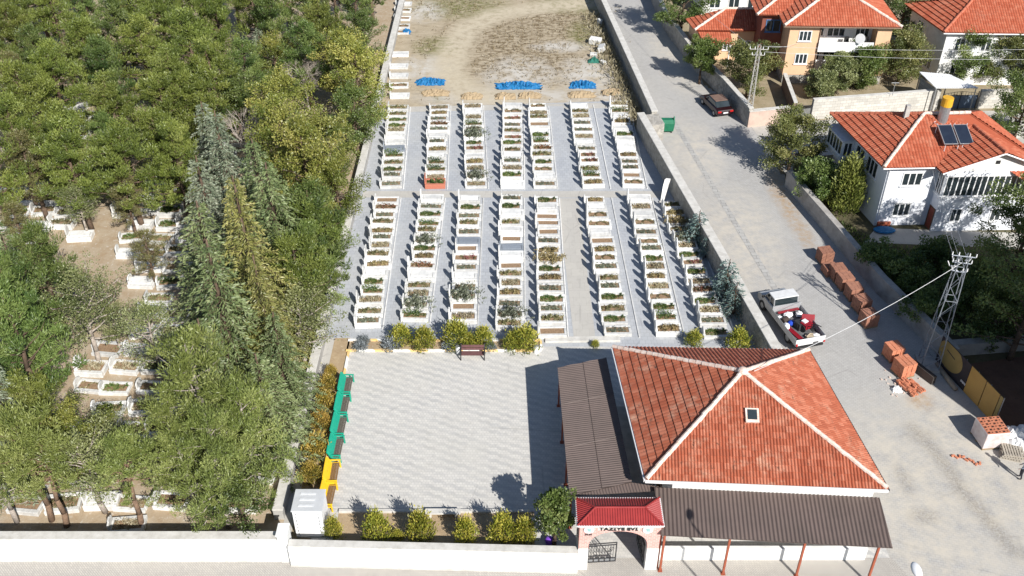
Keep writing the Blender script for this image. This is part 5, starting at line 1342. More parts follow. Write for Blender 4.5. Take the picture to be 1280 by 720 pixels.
# ------------------------------------------------------------------ power poles and wires
def lattice(name, label, base, h, w0, w1, mat, arm, rz=0.0, ins=True):
    t = thing(name, label, 'power pole', base, rz)
    cs = [(-1, -1), (1, -1), (1, 1), (-1, 1)]
    def pt(k, f):
        w_ = (w0 + (w1 - w0) * f) / 2; return Vector((cs[k][0] * w_, cs[k][1] * w_, h * f))
    for k in range(4): MB().tube(pt(k, 0), pt(k, 1), .042, .034, 4).build('leg', mat, t, local=True)
    b = MB(); n = int(h / (w0 * .95)) if w0 > .6 else int(h / .7)
    for i in range(n):
        f0, f1 = i / n, (i + 1) / n
        for k in range(4):
            a, c_ = k, (k + 1) % 4
            if i % 2: a, c_ = c_, a
            b.tube(pt(a, f0), pt(c_, f1), .02, .02, 4, False)
            if i % 2 == 0: b.tube(pt(k, f1), pt((k + 1) % 4, f1), .017, .017, 4, False)
    b.build('bracing', mat, t, local=True)
    tops = []
    for za, L in arm:
        c_ = MB().tube((-L, 0, h * za), (L, 0, h * za), .04, .04, 4).build('crossarm', mat, t, local=True)
        for s in (-1, -.45, .45, 1):
            MB().tube((s * L, 0, h * za + .05), (s * L, 0, h * za + .26), .045, .03, 6).build('insulator', whitepaint, c_, local=True); tops.append(Vector((s * L, 0, h * za + .34)))
    MB().bb(-w0 * .65, w0 * .65, -w0 * .65, w0 * .65, 0, .18).build('footing', concrete, t, local=True)
    m_ = Matrix.Translation(t.location) @ Matrix.Rotation(rz, 4, 'Z')
    return t, [m_ @ q for q in tops]
mg_ = M('pole_galvanised', (.24, .265, .30), (.18, .20, .23), 4, .5, 0, 0, .5, .3)
lp = A(1160, 456)
lt, ltop = lattice('power_tower', 'grey steel lattice power tower beside the hoarding', (lp.x, lp.y, 0), 9.0, 1.15, .5, mg_, ((.93, .55), (.985, .7), (.86, .45)), R(-12))
b = MB()
for k, (dx, dz) in enumerate(((-.5, -.5), (-.62, -.9), (-.4, -1.2), (.4, -.4))): b.path([(dx * .3, 0, 9 + dz), (dx, .1, 9 + dz - .1), (dx * 1.3, .1, 9 + dz + .25)], .03, 4)
b.build('brackets', whitepaint, lt, local=True)
fp = A(934, 155)
ft, ftop = lattice('power_pole', 'slim steel lattice power pole at the corner of the lane wall', (fp.x, fp.y, 0), 7.9, .5, .26, M('pale_pole', (.46, .44, .40), (.36, .34, .31), 4, .7), ((.95, .8), (.88, .55)), R(-5))
tq = ftop[0]; MB().tube(ftop[0] - ft.location, ftop[0] - ft.location + V(.5, 0, .45), .07, .05, 6).build('signal_box', M('red_lens', (.5, .02, .02)), ft, local=False) if False else None
def wire(p, q, sag, label, r=.013, grp='overhead wires'):
    pts = [p.lerp(q, i / 12) - V(0, 0, sag * 4 * (i / 12) * (1 - i / 12)) for i in range(13)]
    o = MB().path(pts, r, 4).build('wire', M('pale_wire', (.55, .55, .55), (.45, .45, .45), 3, .5)); return tag(o, label, 'wire', grp)
wire(V(lp.x, lp.y, 8.4), AP + V(.7, .25, -.15), .5, 'thick pale cable from the lattice tower down to the hall roof', .02)
for k in range(3):
    q = V(33 + k * .5, 68.4 + k * .3, 5.2); wire(ltop[k], q, .4, ('upper thin wire from the tower to the white house', 'middle thin wire from the tower to the white house', 'lower thin wire from the tower to the white house')[k])
for k, dz in enumerate((0, -.9)):
    wire(ftop[3 + 4 * k] , V(66, 86 - k, 8.0 + dz), .7, ('upper long wire passing the orange house front', 'lower long wire passing the orange house front')[k])
wire(ftop[0], V(11, 125, 8), .6, 'wire running up the lane from the slim pole')
wire(ftop[2], V(28.5, 93.6, 4.4), .25, 'short service wire from the slim pole to the orange house')

# street lamp whose base is out of view
zl = 12.7; L_ = A(1145, 711, zl)
t = thing('street_lamp', 'street lamp with a white oval head at the bottom of the lane', 'street lamp', (L_.x, L_.y - .5, 0))
MB().tube((L_.x, L_.y - .5, 0), (L_.x, L_.y - .5, zl - .15), .08, .05, 8).build('lamp_post', metalgrey, t)
b = MB().ball((L_.x, L_.y - .05, zl), (.2, .38, .12), 14, 8); b.build('lamp_head', whitepaint, t, smooth=True)
MB().path([(L_.x, L_.y - .5, zl - .2), (L_.x, L_.y - .4, zl - .03), (L_.x, L_.y - .2, zl)], .04, 6).build('lamp_arm', metalgrey, t)

# ------------------------------------------------------------------ person at the lane edge
def person(p, rz):
    t = thing('person', 'person in dark trousers and pale blue top standing by the white tarp', 'person', p, rz)
    J = {'pelvis': (0, 0, .95), 'waist': (0, .0, 1.12), 'chest': (0, .02, 1.36), 'neck': (0, .02, 1.50), 'head': (0, .06, 1.60), 'crown': (0, .05, 1.73)}
    vs, ed, rd_ = [], [], []
    def v(c, r): vs.append(c); rd_.append(r); return len(vs) - 1
    a = v(J['pelvis'], (.15, .11)); w_ = v(J['waist'], (.14, .10)); c_ = v(J['chest'], (.165, .11)); n_ = v(J['neck'], (.055, .055)); h_ = v(J['head'], (.085, .1)); k_ = v(J['crown'], (.07, .08))
    ed += [(a, w_), (w_, c_), (c_, n_), (n_, h_), (h_, k_)]
    for s in (-1, 1):
        hp = v((s * .09, 0, .88), (.095, .095)); kn = v((s * .11, .04 + .03 * s, .5), (.062, .062)); an = v((s * .12, -.02 + .05 * s, .09), (.042, .042)); to = v((s * .13, .14 + .05 * s, .035), (.04, .03))
        ed += [(a, hp), (hp, kn), (kn, an), (an, to)]
        sh = v((s * .185, .0, 1.42), (.06, .06)); el = v((s * .25, -.02, 1.14), (.045, .045)); wr = v((s * .22, .16, .93), (.03, .03)); hd2 = v((s * .21, .22, .87), (.035, .022))
        ed += [(c_, sh), (sh, el), (el, wr), (wr, hd2)]
        for f in range(5):
            a_ = (f - 2) * .016
            if f == 0: f1 = v((s * (.21 - .045), .25, .865), (.011, .011)); ed.append((hd2, f1))
            else:
                f1 = v((s * (.21 - .02) + s * a_, .265, .845), (.010, .010)); f2 = v((s * (.21 - .02) + s * a_, .275 + .003 * (2 - abs(f - 2)), .80), (.008, .008)); ed += [(hd2, f1), (f1, f2)]
    me = bpy.data.meshes.new('body'); me.from_pydata(vs, ed, [])
    o = bpy.data.objects.new('body', me); C.objects.link(o); o.parent = t
    sm = o.modifiers.new('skin', 'SKIN'); 
    for i, r in enumerate(rd_): me.skin_vertices[0].data[i].radius = r
    me.skin_vertices[0].data[0].use_root = True
    ss = o.modifiers.new('sub', 'SUBSURF'); ss.levels = 1; ss.render_levels = 2
    m, nt, bb = newmat('clothed_skin', .8, .2); g = nt.nodes.new('ShaderNodeTexCoord'); s_ = nt.nodes.new('ShaderNodeSeparateXYZ'); nt.links.new(g.outputs['Object'], s_.inputs[0])
    z = s_.outputs[2]
    def step(th): return math_(nt, 'GREATER_THAN', z, th)
    col = mixn(nt, step(.07), (.02, .02, .02), (.035, .035, .045)); col = mixn(nt, step(.98), col, (.42, .48, .56)); col = mixn(nt, step(1.47), col, (.50, .33, .25))
    # hands: low and forward of the trousers
    hand = math_(nt, 'MULTIPLY', math_(nt, 'GREATER_THAN', s_.outputs[1], .155), math_(nt, 'GREATER_THAN', z, .7)); hand = math_(nt, 'MULTIPLY', hand, math_(nt, 'LESS_THAN', z, .96))
    col = mixn(nt, hand, col, (.50, .33, .25)); nt.links.new(col, bb.inputs['Base Color']); me.materials.append(m)
    b = MB(); b.ball((0, .035, 1.70), (.10, .115, .085), 14, 8); b.build('hair', M('dark_hair', (.025, .018, .014), None, 8), t, local=True, smooth=True)
    b = MB()
    for s in (-1, 1): b.ball((s * .035, .148, 1.645), (.013, .008, .008), 8, 5)
    b.ball((0, .165, 1.61), (.014, .022, .02), 8, 6); b.build('face_features', M('face_dark', (.3, .17, .13), None, 8), t, local=True)
    b = MB()
    for s in (-1, 1): b.ball((s * .092, .05, 1.62), (.014, .024, .033), 8, 6)
    b.build('ears', M('skin', (.50, .33, .25), None, 8), t, local=True)
pp = A(1272, 598); person((pp.x + .12, pp.y, 0), R(60))

# ------------------------------------------------------------------ retaining wall and plots right of the lane
def polywall(pts, th, h, label, mat, cap=None, name='stone_wall', side=1, cat='wall'):
    t = thing(name, label, cat, up(pts[len(pts) // 2], 0)); b = MB(); c_ = MB()
    for i in range(len(pts) - 1):
        p, q = up(pts[i], 0), up(pts[i + 1], 0); d = (q - p).normalized(); n_ = V(d.y, -d.x) * side
        p2 = p - d * (.0 if i == 0 else th * .0); q2 = q
        b.extr([p2, q2, q2 + n_ * th, p2 + n_ * th], (0, 0, h - (i % 2) * .004))
        if cap: c_.extr([up(p2 - n_ * .04, h + .003), up(q2 - n_ * .04, h + .003), up(q2 + n_ * (th + .04), h + .003), up(p2 + n_ * (th + .04), h + .003)], (0, 0, .07))
    b.build('wall_body', mat, t)
    if cap: c_.build('coping', cap, t)
    return t
mret = M('weathered_concrete', (.44, .42, .39), (.30, .28, .26), 1.2, .95, .5, grime=.5)
rw = [A(984, 213, 1.5), A(1030, 265, 1.5), A(1100, 345, 1.5), A(1180, 424, 1.5), A(1192, 437, 1.5)]
polywall(rw, .5, 1.5, 'long weathered concrete retaining wall along the shaded lane edge', mret, None, side=-1 if True else 1)
lw = [A(1192, 432, 1.0), A(1330, 421, 1.0)]
polywall(lw, .6, 1.0, 'grey low wall dividing the shaded plot from the red soil plot', mret, None, side=-1)
plotp = [xy(q) for q in rw] + [xy(A(1192, 432)), xy(A(1340, 420)), V(62, 60).xy.to_3d(), V(60, 84).xy.to_3d(), V(23, 84).xy.to_3d()]
def poly3(pts): return [Vector((q.x, q.y, 0)) for q in pts]
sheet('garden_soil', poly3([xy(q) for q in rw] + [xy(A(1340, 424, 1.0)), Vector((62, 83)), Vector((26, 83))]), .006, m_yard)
sheet('site_soil', poly3([xy(rw[-1]), xy(h0) + xy(hn) * .3, xy(h1) + xy(hn) * .3, xy(A(1300, 590)), Vector((62, 40)), xy(A(1340, 424, 1.0))]), .008, m_site)
ramp_ = poly3([Vector((22.6, 84.5)), Vector((41, 87.4)), Vector((60, 88)), Vector((60, 82.5)), Vector((26.0, 78.5)), Vector((24, 75))])
sheet('back_lane', ramp_, .012, m_walk)
sheet('yard_soil', poly3([Vector((22.9, 84.6)), Vector((60, 88.5)), Vector((75, 130)), Vector((16, 130)), Vector((18.6, 99))]), .006, earthmat('yard_earth', (.36, .30, .21), (.26, .21, .13), (.14, .14, .06), .8))
# patio at the white house
pt_ = [A(1095, 285), A(1290, 292), A(1290, 312), A(1080, 303)]
sheet('patio', [xy(q).to_3d() for q in pt_], .016, m_walk)
t = A(1105, 289); o = MB().ball((t.x, t.y, .14), (.9, .55, .14), 12, 6).build('blue_basin', M('blue_plastic', (.015, .22, .62))); tag(o, 'blue plastic sheet heap on the white house patio', 'plastic sheet')
t = A(1103, 281); o = MB().box((t.x, t.y, .2), (1.1, .5, .38), .1).build('red_crate', M('rust_red_paint', (.36, .10, .05)), bevel=.03); tag(o, 'red box beneath the lower window of the white house', 'box')

# ------------------------------------------------------------------ white house
F0 = V(29.23, 67.24); u_ = V(math.cos(R(2)), math.sin(R(2))); v_ = V(math.cos(R(101)), math.sin(R(101)))
def W(a, b_, z=0.0): return F0 + u_ * a + v_ * b_ + V(0, 0, z)
wh = thing('house', 'white two storey house with glazed porch gable and solar panels', 'house', F0)
mwh = M('house_white', (.76, .78, .82), (.70, .72, .77), 1.0, .8, .1, grime=.1)
MB().extr([W(0, 0), W(11.5, 0), W(11.5, 8.2), W(0, 8.2)], (0, 0, 5.5)).build('wall', mwh, wh)
b = MB(); b.extr([W(4.1, -1.0), W(11.6, -1.0), W(11.6, -.004), W(4.1, -.004)], (0, 0, 5.5)); b.build('porch_wall', mwh, wh)
MB().extr([W(4.1, -1.0, 5.504), W(11.5, -1.0, 5.504), W(7.8, -1.0, 7.12)], v_ * .9).build('gable', whitewall, wh)
zE = 5.62; r1_, r2_ = W(4.3, 4.1, 7.85), W(8.0, 4.1, 7.85)
e_ = [W(-.7, -.5, zE), W(12.2, -.5, zE), W(12.2, 8.8, zE), W(-.7, 8.8, zE)]
slope = (7.85 - zE) / 4.6
G_, Rb = W(7.8, -1.5, 7.3), W(7.8, -.5 + (7.3 - zE) / slope, 7.3)
wr_ = surf('roof', [e_[0], W(3.4, -.5, zE), Rb, r1_], tile_house, wh, .36, .25, .03, .03, 4, local=False)
surf('roof', [e_[3], e_[0], r1_], tile_house, wh, .46, .25, .016, .075, 4, local=False)
surf('roof', [e_[2], e_[3], r1_, r2_], tile_plum, wh, .4, .25, .03, .04, 4, local=False)
surf('roof', [e_[1], e_[2], r2_], tile_house, wh, .4, .25, .03, .04, 4, local=False)
surf('roof', [W(12.2, -.5, zE), r2_, r1_, Rb], tile_house, wh, .4, .25, .03, .04, 4, local=False)
surf('porch_roof', [W(3.4, -.5, zE), W(3.4, -1.5, zE), G_, Rb], tile_house, wh, .46, .25, .016, .075, 4, local=False, lift=.012)
surf('porch_roof', [W(12.2, -1.5, zE), W(12.2, -.5, zE), Rb, G_], tile_house, wh, .4, .25, .03, .04, 4, local=False, lift=.012)
ridge('ridge_cap', e_[0], r1_, wr_, .14, local=False); ridge('ridge_cap', e_[3], r1_, wr_, .14, M('tile_cap', (.50, .17, .1), (.40, .12, .07), 4), local=False); ridge('ridge_cap', r1_, r2_, wr_, .14, local=False); ridge('ridge_cap', G_, Rb, wr_, .14, M('tile_cap', (.5, .17, .1)), local=False)
b = MB(); b.tube(W(3.4, -1.52, zE - .06), G_ - V(0, 0, .08), .07, .07, 4); b.tube(W(12.2, -1.52, zE - .06), G_ - V(0, 0, .08), .07, .07, 4); b.build('barge_board', whitepaint, wh)
b = MB(); b.tube(e_[0] - V(0, 0, .08), W(3.4, -.5, zE - .08), .06, .06, 6); b.tube(W(.12, -.1, 5.4), W(.12, -.08, .2), .05, .05, 6); b.build('gutter', whitepaint, wh)
window(wh, W(0, 0), W(4.1, 0), 1.3, 2.9, 3.7, 4.9, 3); window(wh, W(0, 0), W(4.1, 0), 1.2, 2.6, .9, 2.1, 3)
b = MB(); b.extr([W(1.1, -.12, 2.14), W(2.7, -.12, 2.14), W(2.7, -.003, 2.14), W(1.1, -.003, 2.14)], (0, 0, .1)); b.build('lintel', whitepaint, wh)
p, q = W(4.1, -.004), W(4.1, -1.0)
window(wh, p, q, .06, .94, 3.25, 5.1, 3)
d_ = window(wh, p, q, .1, .9, .02, 2.0, 1, woodbrown, 'door', pane=M('red_door', (.24, .05, .03), (.18, .04, .025), 4, .5))
window(wh, W(4.1, -1.0), W(11.6, -1.0), .06, 7.45, 3.25, 5.1, 16, whitepaint, mid=False)
for a_ in (1.2, 4.4): window(wh, W(4.1, -1.0), W(11.6, -1.0), a_, a_ + .9, .9, 2.1, 2)
MB().extr([W(7.6, -1.02, 6.1), W(7.95, -1.02, 6.1), W(7.95, -1.003, 6.1), W(7.6, -1.003, 6.1)], (0, 0, .3)).build('vent', dark, wh)
# left side: glazed bay and windows
p, q = W(0, 8.2), W(0, 0)
window(wh, p, q, 5.2, 6.9, 3.5, 4.9, 3); window(wh, p, q, 3.3, 4.7, 3.5, 4.9, 2)
bay = MB().extr([W(-.9, 5.4, 2.9), W(-.004, 5.4, 2.9), W(-.004, 8.1, 2.9), W(-.9, 8.1, 2.9)], (0, 0, 1.9)).build('bay', mwh, wh)
window(bay, W(-.9, 8.1), W(-.9, 5.4), .05, 2.65, 3.4, 4.7, 5); window(bay, W(-.9, 5.4), W(0, 5.4), .05, .8, 3.4, 4.7, 2)
MB().extr([W(-1.1, 5.2, 4.82), W(-.004, 5.2, 5.0), W(-.004, 8.2, 5.0), W(-1.1, 8.2, 4.82)], (0, 0, .06)).build('bay_roof', M('bay_roof_sheet', (.6, .62, .66), None, 3, .5), bay)
window(wh, p, q, 1.2, 2.1, .8, 1.9, 2)
# chimney, water heater
ch = W(3.2, 4.6, 7.2); MB().box((ch.x, ch.y, 7.75), (.35, .35, 1.3)).build('chimney', concrete, wr_)
so_ = thing('solar_heater', 'solar water heater with two dark panels and yellow capped tank on the roof', 'solar heater', W(5.6, 2.4, 6.9))
nr = (W(4, 0, zE + .5 * slope) - W(3, 0, zE + .5 * slope)).cross(W(4, 1, zE + 1.5 * slope) - W(4, 0, zE + .5 * slope)).normalized()
tv = (v_ * 1.0 + V(0, 0, .62)).normalized(); tu = u_; tn = tu.cross(tv).normalized()
mt = Matrix((tu, tv, tn)).transposed()
for k in range(2):
    c_ = W(5.0 + k * 1.22, 1.6, 7.3)
    f_ = MB().box(c_, (1.1, 1.75, .1), m=mt).build('panel_frame', metalgrey, so_)
    MB().box(c_ + tn * .055, (1.0, 1.65, .012), m=mt).build('panel_glass', M('solar_glass', (.015, .02, .035), (.02, .028, .045), 2, .12, 0, 0, .7), f_)
tc = W(5.5, 3.5, 7.3)
MB().tube(tc, tc + V(0, 0, 1.55), .4, .4, 16).build('tank', metalgrey, so_, smooth=False); MB().tube(tc + V(0, 0, 1.552), tc + V(0, 0, 2.25), .44, .42, 16).build('tank_cap', M('yellow_cap', (.72, .40, .03), (.62, .33, .03), 3, .5), so_)
b = MB()
for k in range(2):
    for s in (-.5, .5):
        a_ = W(5.0 + k * 1.35 + s, .75, 6.3); b.tube(a_, a_ + V(0, 0, .5), .03, .03, 4); a_ = W(5.0 + k * 1.35 + s, 2.4, 6.9); b.tube(a_, a_ + V(0, 0, .95), .03, .03, 4)
b.path([tc + V(-.4, 0, .3), tc + V(-.7, -.2, .2), W(4.5, 2.4, 7.75)], .03, 5); b.tube(tc - V(0, 0, .6), tc, .3, .3, 6)
b.build('stand', whitepaint, so_)

# ------------------------------------------------------------------ orange house
O0 = V(27.49, 93.78); ou = V(math.cos(R(-1.9)), math.sin(R(-1.9))); ov = V(-ou.y, ou.x)
def O(a, b_, z=0.0): return O0 + ou * a + ov * b_ + V(0, 0, z)
oh = thing('house', 'peach coloured two storey house with white balconies and tiled roof', 'house', O0)
mpe = M('peach_render', (.72, .48, .30), (.66, .43, .27), 1, .85, .1, grime=.1)
zo = 6.15
MB().extr([O(0, 0, .95), O(3.0, 0, .95), O(3.0, 1.6, .95), O(8.6, 1.6, .95), O(8.6, 0, .95), O(10, 0, .95), O(10, 8, .95), O(0, 8, .95)], (0, 0, zo - 1.0)).build('wall', mpe, oh)
MB().extr([O(.05, .05), O(9.95, .05), O(9.95, 7.9), O(.05, 7.9)], (0, 0, .945)).build('foundation', rubble, oh)
MB().extr([O(3.003, 1.595, 1.0), O(8.597, 1.595, 1.0), O(8.597, 1.56, 1.0), O(3.003, 1.56, 1.0)], (0, 0, 5.1)).build('balcony_back_wall', whitewall, oh)
for zf in (.95, 3.55):
    MB().extr([O(3.003, -.25, zf), O(8.597, -.25, zf), O(8.597, 1.55, zf), O(3.003, 1.55, zf)], (0, 0, .16)).build('balcony_floor', whitewall, oh)
    MB().extr([O(3.003, -.25, zf + .163), O(8.4, -.25, zf + .163), O(8.4, -.13, zf + .163), O(3.003, -.13, zf + .163)], (0, 0, .85 if zf > 3 else .5)).build('balcony_parapet', whitepaint, oh)
    window(oh, O(3, 1.56), O(8.6, 1.56), .1, .8, zf + .9, zf + 2.1, 1); window(oh, O(3, 1.56), O(8.6, 1.56), 1.1, 2.9, zf + .9, zf + 2.1, 3); window(oh, O(3, 1.56), O(8.6, 1.56), 3.9, 5.3, zf + .3, zf + 2.1, 3)
for z0 in (2.15, 4.55): window(oh, O(0, 0), O(3, 0), .95, 2.2, z0, z0 + 1.1, 3)
b = MB(); b.tube(O(3.0, -.06, 6.0), O(3.0, -.06, .3), .06, .06, 5); b.build('drainpipe', M('drain_brown', (.25, .17, .12)), oh)
dd = O(7.0, -.3, 5.0); d_ = MB(); d_.tube(dd, dd + V(-.1, -.12, .05), .42, .5, 18); d_.tube(dd + V(.05, .05, -.6), dd, .03, .03, 5); d_.build('satellite_dish', whitepaint, oh)
zE2 = 6.3; oe = [O(-.75, -.5, zE2), O(10.7, -.5, zE2), O(10.7, 8.5, zE2), O(-.75, 8.5, zE2)]; oa = O(4.9, 3.9, 8.75)
orf = surf('roof', [oe[0], oe[1], oa], tile_house, oh, .36, .25, .03, .03, 4, local=False)
surf('roof', [oe[3], oe[0], oa], tile_house, oh, .48, .25, .014, .08, 4, local=False)
surf('roof', [oe[1], oe[2], oa], tile_house, oh, .4, .25, .03, .03, 4, local=False)
surf('roof', [oe[2], oe[3], oa], tile_plum, oh, .4, .25, .03, .03, 4, local=False)
for k in range(4): ridge('ridge_cap', oe[k], oa, orf, .15, local=False)
b = MB(); b.tube(oe[0] - V(0, 0, .1), oe[1] - V(0, 0, .1), .06, .06, 5); b.tube(oe[3] - V(0, 0, .1), oe[0] - V(0, 0, .1), .06, .06, 5); b.build('gutter', M('drain_brown', (.25, .17, .12)), oh)
# rear left wing of the orange house
MB().extr([O(-2.2, 2.9, 0), O(-.004, 2.9, 0), O(-.004, 8, 0), O(-2.2, 8, 0)], (0, 0, 6.1)).build('side_wing', M('dark_red_render', (.25, .09, .06), (.2, .07, .05), 1), oh)
window(oh, O(-2.2, 2.9), O(0, 2.9), .4, 1.9, 4.3, 5.6, 2, M('blue_frame', (.1, .2, .4)))
we = [O(-3.0, 2.3, 6.28), O(.8, 2.3, 6.28), O(.8, 8.5, 6.28), O(-3.0, 8.5, 6.28)]
wrf = surf('wing_roof', [we[0], we[1], O(.9, 5.4, 8.05)], tile_house, oh, .4, .25, .03, .04, 4, local=False)
surf('wing_roof', [we[3], we[0], O(.9, 5.4, 8.05)], tile_house, oh, .48, .25, .014, .08, 4, local=False)
ridge('ridge_cap', we[0], O(.9, 5.4, 8.05), wrf, .15, local=False)
# balcony furniture
for k, a_ in enumerate((6.0, 7.9)):
    p = O(a_, .7, 3.715); t = thing('balcony_chair', ('dark chair on the upper balcony, left of the dish', 'dark chair on the upper balcony, right of the dish')[k], 'chair', p)
    b = MB()
    for sx in (-.2, .2):
        for sy in (-.2, .2): b.box(p + V(sx, sy, .22), (.04, .04, .44))
    b.build('legs', dark, t); MB().box(p + V(0, 0, .46), (.48, .48, .05)).build('seat', dark, t); MB().box(p + V(0, .22, .75), (.48, .05, .5)).build('backrest', dark, t)
# ------------------------------------------------------------------ low annex left of the orange house
aeL, aeF = A(857, 24, 3.5), A(868, 38, 3.5); ar0 = A(907, 11, 4.9); ar1 = V(ar0.x + 5.2, ar0.y - .1, 4.9); aeR = V(aeF.x + 7.4, aeF.y - .15, 3.5); 
an = thing('annex', 'low tiled outbuilding between the lane wall and the peach house', 'house', V((aeF.x + aeR.x) / 2, aeF.y + 2, 0))
MB().extr([V(aeF.x + .5, aeF.y + .6), V(aeR.x - .5, aeR.y + .6), V(aeR.x - .5, aeL.y - .2), V(aeL.x + .45, aeL.y - .2)], (0, 0, 3.36)).build('wall', mpe, an)
arf = surf('roof', [aeF, aeR, ar1, ar0], tile_house, an, .36, .25, .03, .03, 4, local=False)
bl2 = V(aeL.x, aeL.y, 3.5)
surf('roof', [bl2, aeF, ar0], tile_house, an, .48, .25, .014, .08, 4, local=False)
surf('roof', [V(aeR.x, aeL.y, 3.5), bl2, ar0, ar1], tile_plum, an, .4, .25, .03, .03, 4, local=False)
ridge('ridge_cap', aeF, ar0, arf, .14, local=False); ridge('ridge_cap', ar0, ar1, arf, .14, local=False)
sk0 = V(aeF.x + .5, aeF.y + .35, 3.28); surf('lean_to_roof', [sk0 + V(.4, -1.9, -.55), sk0 + V(3.3, -1.95, -.55), sk0 + V(3.3, 0, 0), sk0 + V(-.1, 0, 0)], tile_house, an, .36, .25, .03, .03, 4, local=False)
b = MB()
for x_ in (.6, 3.1): q = sk0 + V(x_, -1.75, -.6); b.tube(up(q, 0), q, .06, .06, 5)
b.build('lean_to_post', whitepaint, an)
for k in range(3): window(an, V(aeF.x + .5, aeF.y + .6), V(aeR.x - .5, aeR.y + .6), .8 + k * 2, 1.7 + k * 2, 1.1, 2.2, 2)
# ------------------------------------------------------------------ top right house
te = [V(42.4, 93.0, 5.75), V(56, 92.6, 5.75), V(56, 101.5, 5.75), V(40.9, 100.6, 5.75)]; ta, tb = V(46.3, 96.9, 7.75), V(52.5, 96.8, 7.75)
th_ = thing('house', 'grey white house half hidden by garden trees at the top corner', 'house', V(49, 97, 0))
MB().extr([V(43.0, 93.5), V(55.4, 93.2), V(55.4, 100.8), V(41.7, 100.0)], (0, 0, 5.62)).build('wall', whitewall, th_)
trf = surf('roof', [te[0], te[1], tb, ta], tile_house, th_, .36, .25, .03, .03, 4, local=False)
surf('roof', [te[3], te[0], ta], tile_house, th_, .5, .25, .014, .085, 4, local=False); surf('roof', [te[1], te[2], tb], tile_house, th_, .4, .25, .03, .03, 4, local=False); surf('roof', [te[2], te[3], ta, tb], tile_plum, th_, .4, .25, .03, .03, 4, local=False)
ridge('ridge_cap', te[0], ta, trf, .14, M('tile_cap', (.5, .17, .1)), local=False); ridge('ridge_cap', ta, tb, trf, .14, local=False)
b = MB(); b.tube(te[0] - V(0, 0, .12), te[1] - V(0, 0, .12), .06, .06, 5); b.build('gutter', whitepaint, th_)
for k in range(4): window(th_, V(43.0, 93.5), V(55.4, 93.2), 1.0 + k * 2.6, 2.0 + k * 2.6, 3.6, 5.0, 2); 
for k in range(3): window(th_, V(43.0, 93.5), V(55.4, 93.2), 1.2 + k * 2.9, 2.3 + k * 2.9, 1.0, 2.2, 2)
window(th_, V(41.7, 100.0), V(43.0, 93.5), 1.5, 2.6, 3.6, 5.0, 2); window(th_, V(41.7, 100.0), V(43.0, 93.5), 4.2, 5.4, 1.0, 2.2, 2)
# white lean building at the very top, behind the annex
t = thing('outbuilding', 'white building glimpsed behind the annex roof at the top edge', 'house', V(24.5, 116, 0))
MB().bb(22.0, 31.5, 111.5, 117, 0, 3.6).build('wall', whitewall, t); MB().bb(21.8, 31.7, 111.2, 117.2, 3.604, 3.75).build('roof', concrete, t)
for k in range(4): window(t, V(22, 111.5), V(31.5, 111.5), .8 + k * 2.2, 2.1 + k * 2.2, 1.1, 2.5, 2)
# carport with gate
cp_ = thing('carport', 'white sheet roofed carport behind the dark driveway gates', 'carport', V(42.4, 88.6, 0))
q_ = [A(1170, 110, 2.75), A(1223, 110, 2.75), A(1187, 93, 2.95), A(1149, 90, 2.95)]
surf('carport_roof', q_, M('white_sheet', (.80, .80, .80), (.74, .74, .74), 1, .5), cp_, 1.5, .22, .015, 0, 5, local=False, thick=.05)
for q in q_: 
    qq = q.lerp(sum(q_, V(0, 0)) / 4, .06); MB().tube(up(qq, 0), qq - V(0, 0, .05), .06, .06, 6).build('post', metalgrey, cp_)
MB().extr([up(q_[3], 0) + V(.3, .1), up(q_[0], 0) + V(.4, .3), up(q_[0], 0) + V(.55, .3), up(q_[3], 0) + V(.45, .1)], (0, 0, 2.3)).build('side_wall', paleblock, cp_)
def ygate(p, q, h, label, mat, fr=True):
    g_ = thing('driveway_gate', label, 'gate', (p + q) / 2); d = (q - p); n_ = V(-d.y, d.x).normalized() * .04
    MB().extr([up(p, .1), up(q, .1), up(q, .1) + n_, up(p, .1) + n_], (0, 0, h * .72)).build('gate_panel', mat, g_)
    b = MB()
    for k in range(3):
        a_ = p.lerp(q, k / 2); b.tube(up(a_, 0), up(a_, h), .05, .05, 5)
    b.tube(up(p, h * .78), up(q, h * .78), .03, .03, 4)
    for k in range(12): a_ = p.lerp(q, (k + .5) / 12); b.tube(up(a_, h * .74), up(a_, h * (.86 + .12 * math.sin(math.pi * (k + .5) / 12))), .018, .018, 4)
    b.path([up(p.lerp(q, k / 12), h * (.86 + .12 * math.sin(math.pi * k / 12))) for k in range(13)], .025, 4)
    b.build('gate_frame', blackiron, g_)
ygate(V(41.7, 87.85), V(45.1, 88.0), 1.9, 'blue grey double driveway gate with ornate top under the carport', M('bluegrey_gate', (.13, .17, .22), (.10, .13, .18), 2, .5))
ygate(V(26.3, 85.0), V(28.4, 85.6), 1.7, 'grey mesh driveway gate left of the pale block wall', M('grey_mesh', (.20, .20, .19), (.14, .14, .13), 5, .7))
polywall([V(28.56, 85.66), V(35, 86.7), V(41.3, 87.75)], .35, 2.05, 'pale block wall between the grey mesh gate and the carport gate', paleblock, coping, side=-1)
polywall([V(45.4, 88.05), V(62, 88.6)], .35, 1.9, 'pale block wall right of the carport gate', paleblock, None, side=-1)
lwall = [V(16.5, 122), V(17.2, 108), A(866, 62, 1.9), A(905, 100, 1.9), A(937, 136, 1.9)]
polywall(lwall, .4, 1.9, 'shaded stone wall along the lane below the annex', rubble, coping, side=-1)
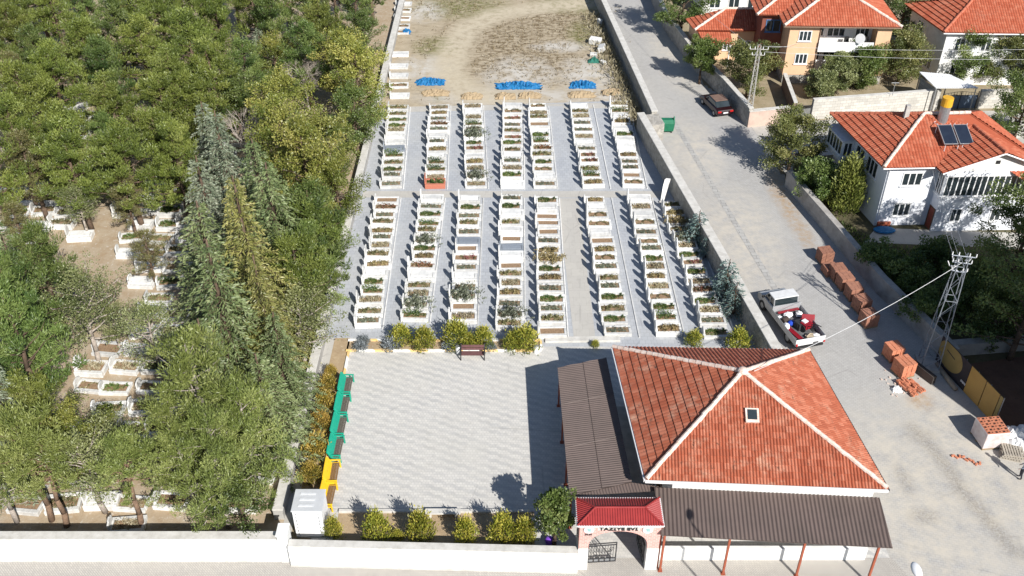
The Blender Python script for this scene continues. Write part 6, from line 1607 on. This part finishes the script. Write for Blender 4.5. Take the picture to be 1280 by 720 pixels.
le = lwall[-1]; polywall([up(le, 0) + V(.05, -.1), V(26.2, 84.95)], .4, 1.6, 'short pinkish wall between the lane corner and the mesh gate', M('pink_render', (.58, .44, .36), (.48, .36, .3), 1.2, .9, .2, grime=.3), coping, side=-1)
polywall([V(27.2, 86.2), V(27.6, 92.8)], .3, 1.5, 'dark driveway side wall beneath the peach house', M('driveway_wall', (.16, .11, .09), (.22, .17, .14), 1.2, .9), coping, side=-1)
# lane side antenna on the block wall
t = V(36.2, 86.6); o = MB().tube(up(t, 2.1), up(t, 3.5), .03, .03, 5).tube(V(t.x - .35, t.y, 3.4), V(t.x + .35, t.y, 3.4), .025, .025, 4).build('antenna', metalgrey); tag(o, 'thin T shaped antenna on the pale block wall', 'antenna')
# rubble in the yard behind the white house
for k, (px, py, s) in enumerate(((1258, 160, .9), (1270, 168, 1.1), (1246, 152, .6), (1275, 158, .8), (1212, 152, .8))):
    p = A(px, py); heap(p.x, p.y, 1.6 * s, 1.2 * s, .7 * s, marble_old if k < 4 else mbrick, 'rubble_heap', ('grey stone heap behind the white house, left one', 'largest grey stone heap behind the white house', 'small grey stone heap by the block wall', 'grey stone heap at the photo edge under the trees', 'reddish tile heap behind the water tank')[k], 'rubble', 95 + k, 'rubble heaps behind the white house', .6)

# unseen block added only to cast the deep shade over the plot
ab = thing('unseen_shade_block', 'tall unseen block added to shade the plot beyond the hoarding', 'building', V(41, 40, 0))
MB().bb(34.8, 47.4, 35.6, 48.7, 0, 15.2).build('wall', M('block_render', (.5, .46, .4), (.42, .39, .34), .6, .9, .1, grime=.2), ab)
MB().bb(34.7, 47.5, 35.5, 48.8, 15.203, 15.4).build('roof', concrete, ab)
for zf in range(5):
    for k in range(3):
        window(ab, V(34.8, 48.7), V(34.8, 35.6), 1.5 + k * 4.1, 3.3 + k * 4.1, .9 + zf * 2.95, 2.3 + zf * 2.95, 2)
    for k in range(3): window(ab, V(47.4, 48.7), V(34.8, 48.7), 1.2 + k * 3.9, 2.9 + k * 3.9, .9 + zf * 2.95, 2.3 + zf * 2.95, 2)
